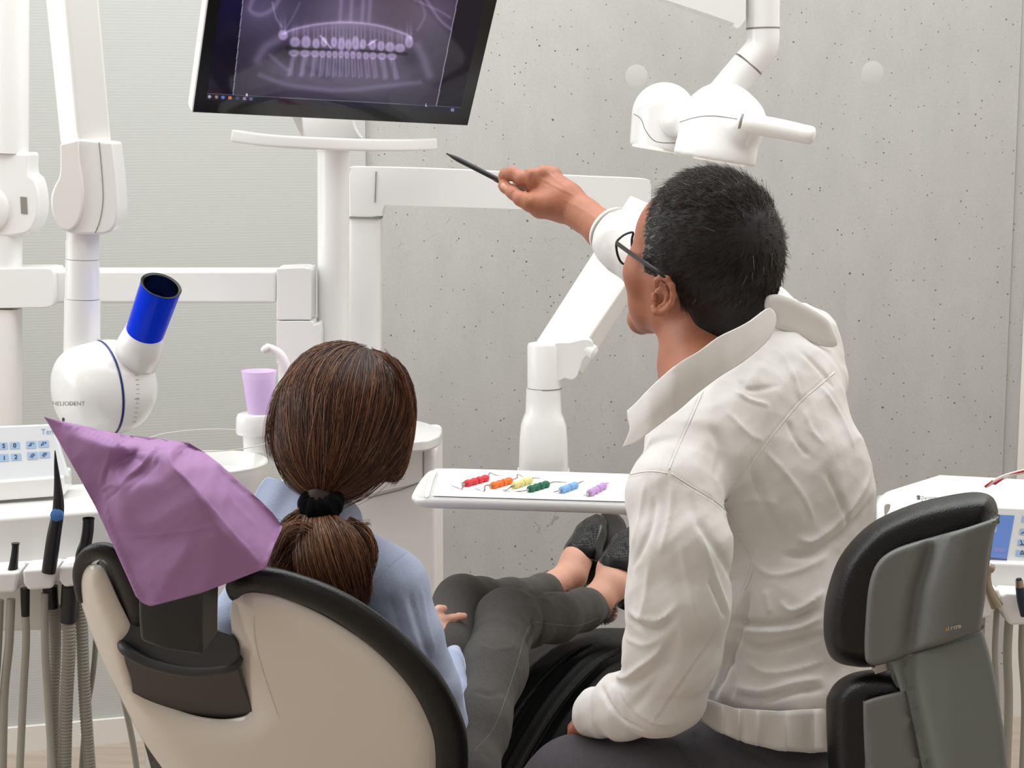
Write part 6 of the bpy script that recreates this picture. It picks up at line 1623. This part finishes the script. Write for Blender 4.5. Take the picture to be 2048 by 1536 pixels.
A3 = tail(260, [(690, 1050, 2.36, 14), (722, 1075, 2.35, 20), (736, 1110, 2.345, 16), (722, 1160, 2.345, 18), (736, 1200, 2.355, 12)], 1, 7, curl=1.8)
AT = np.concatenate([A1, A2, A3]); kd2 = rs3.choice(3, len(AT), p=[.35, .35, .3]); rv2, rf2 = ribbons(AT, .00048)
# loose locks
def wisps(cl, n, seed, sp=3.5):
    r5 = np.random.RandomState(seed); out = []
    for i in range(n):
        o = r5.normal(0, sp, 2); dy_ = r5.normal(0, .004); tw = r5.normal(0, 2.0, (len(cl), 2)).cumsum(0) * .7
        q = catmull([P(x + o[0] + tw[k_][0], y + o[1] + tw[k_][1], Y + dy_) for k_, (x, y, Y) in enumerate(cl)], 4, closed=False); out.append(q)
    m_ = min(len(q) for q in out); return np.array([q[:m_] for q in out])
W = [wisps([(812, 790, 2.46), (822, 850, 2.45), (812, 910, 2.45), (795, 950, 2.45), (786, 962, 2.45)], 60, 1, 4), wisps([(800, 860, 2.45), (790, 915, 2.44), (782, 950, 2.44), (796, 958, 2.44), (801, 944, 2.44)], 25, 2, 3),
     wisps([(600, 730, 2.44), (560, 780, 2.44), (543, 840, 2.44), (541, 880, 2.45), (548, 915, 2.45)], 90, 3, 5), wisps([(548, 850, 2.44), (556, 910, 2.43), (580, 960, 2.42), (612, 985, 2.40)], 90, 4, 6),
     wisps([(690, 1058, 2.35), (705, 1045, 2.35), (722, 1046, 2.35), (738, 1048, 2.35), (730, 1053, 2.35)], 10, 5, 2), wisps([(770, 950, 2.44), (730, 985, 2.42), (700, 1000, 2.40), (680, 1010, 2.39)], 70, 6, 6),
     wisps([(770, 712, 2.42), (800, 750, 2.42), (815, 800, 2.43), (822, 850, 2.44)], 50, 7, 5),
     wisps([(622, 1062, 2.33), (600, 1052, 2.33), (575, 1060, 2.33), (560, 1085, 2.34), (552, 1110, 2.35)], 60, 9, 6)]
ws = [ribbons(x, .0004) for x in W]
mw = np.concatenate([np.tile(np.repeat(rs3.choice(3, len(x), p=[.4, .35, .25]), x.shape[1] - 1), 3) for x in W])
m2 = np.tile(np.repeat(kd2, 15), 3)
hm = [mat('hair_under', '#24130c', .55), hairmat('strand_dark', '#3a2116', .38), hairmat('strand_brown', '#66402a', .36), hairmat('strand_light', '#95694a', .36)]
allh = joinm((Hv, Hf), (Pv, Pf), (rv1, rf1), (rv2, rf2), *ws)
build('hair', allh, None, wo, sharp=0, mats=hm, mi=np.concatenate([np.zeros(len(Hf) + len(Pf), int), m1 + 1, m2 + 1, mw + 1]))
# scrunchie
sc = []; V = []; n1, n2 = 60, 14
u_, v_, d_ = frame_of(Vector((0.05, .25, -1))); cS = P(642, 1008, 2.372)
for i in range(n1):
    a_ = 2 * math.pi * i / n1; rad = (30 + 1.5 * math.sin(a_ * 9)) * S(2.37); c_ = cS + (u_ * math.cos(a_) + v_ * math.sin(a_)) * rad
    ring_r = (17 + 1.4 * math.sin(a_ * 11 + 1) + 1.2 * math.sin(a_ * 23)) * S(2.37); o_ = (u_ * math.cos(a_) + v_ * math.sin(a_))
    for k_i in range(n2):
        b_ = 2 * math.pi * k_i / n2; V.append(c_ + (o_ * math.cos(b_) + d_ * math.sin(b_) * 1.55) * ring_r * (1 + .12 * math.sin(b_ * 3 + i)))
F = [(i * n2 + q, ((i + 1) % n1) * n2 + q, ((i + 1) % n1) * n2 + (q + 1) % n2, i * n2 + (q + 1) % n2) for i in range(n1) for q in range(n2)]
build('hair_tie', (V, F), mat('black_velvet', '#050506', .95, bump=.8, bscale=900, spec=.15), wo, sub=1)
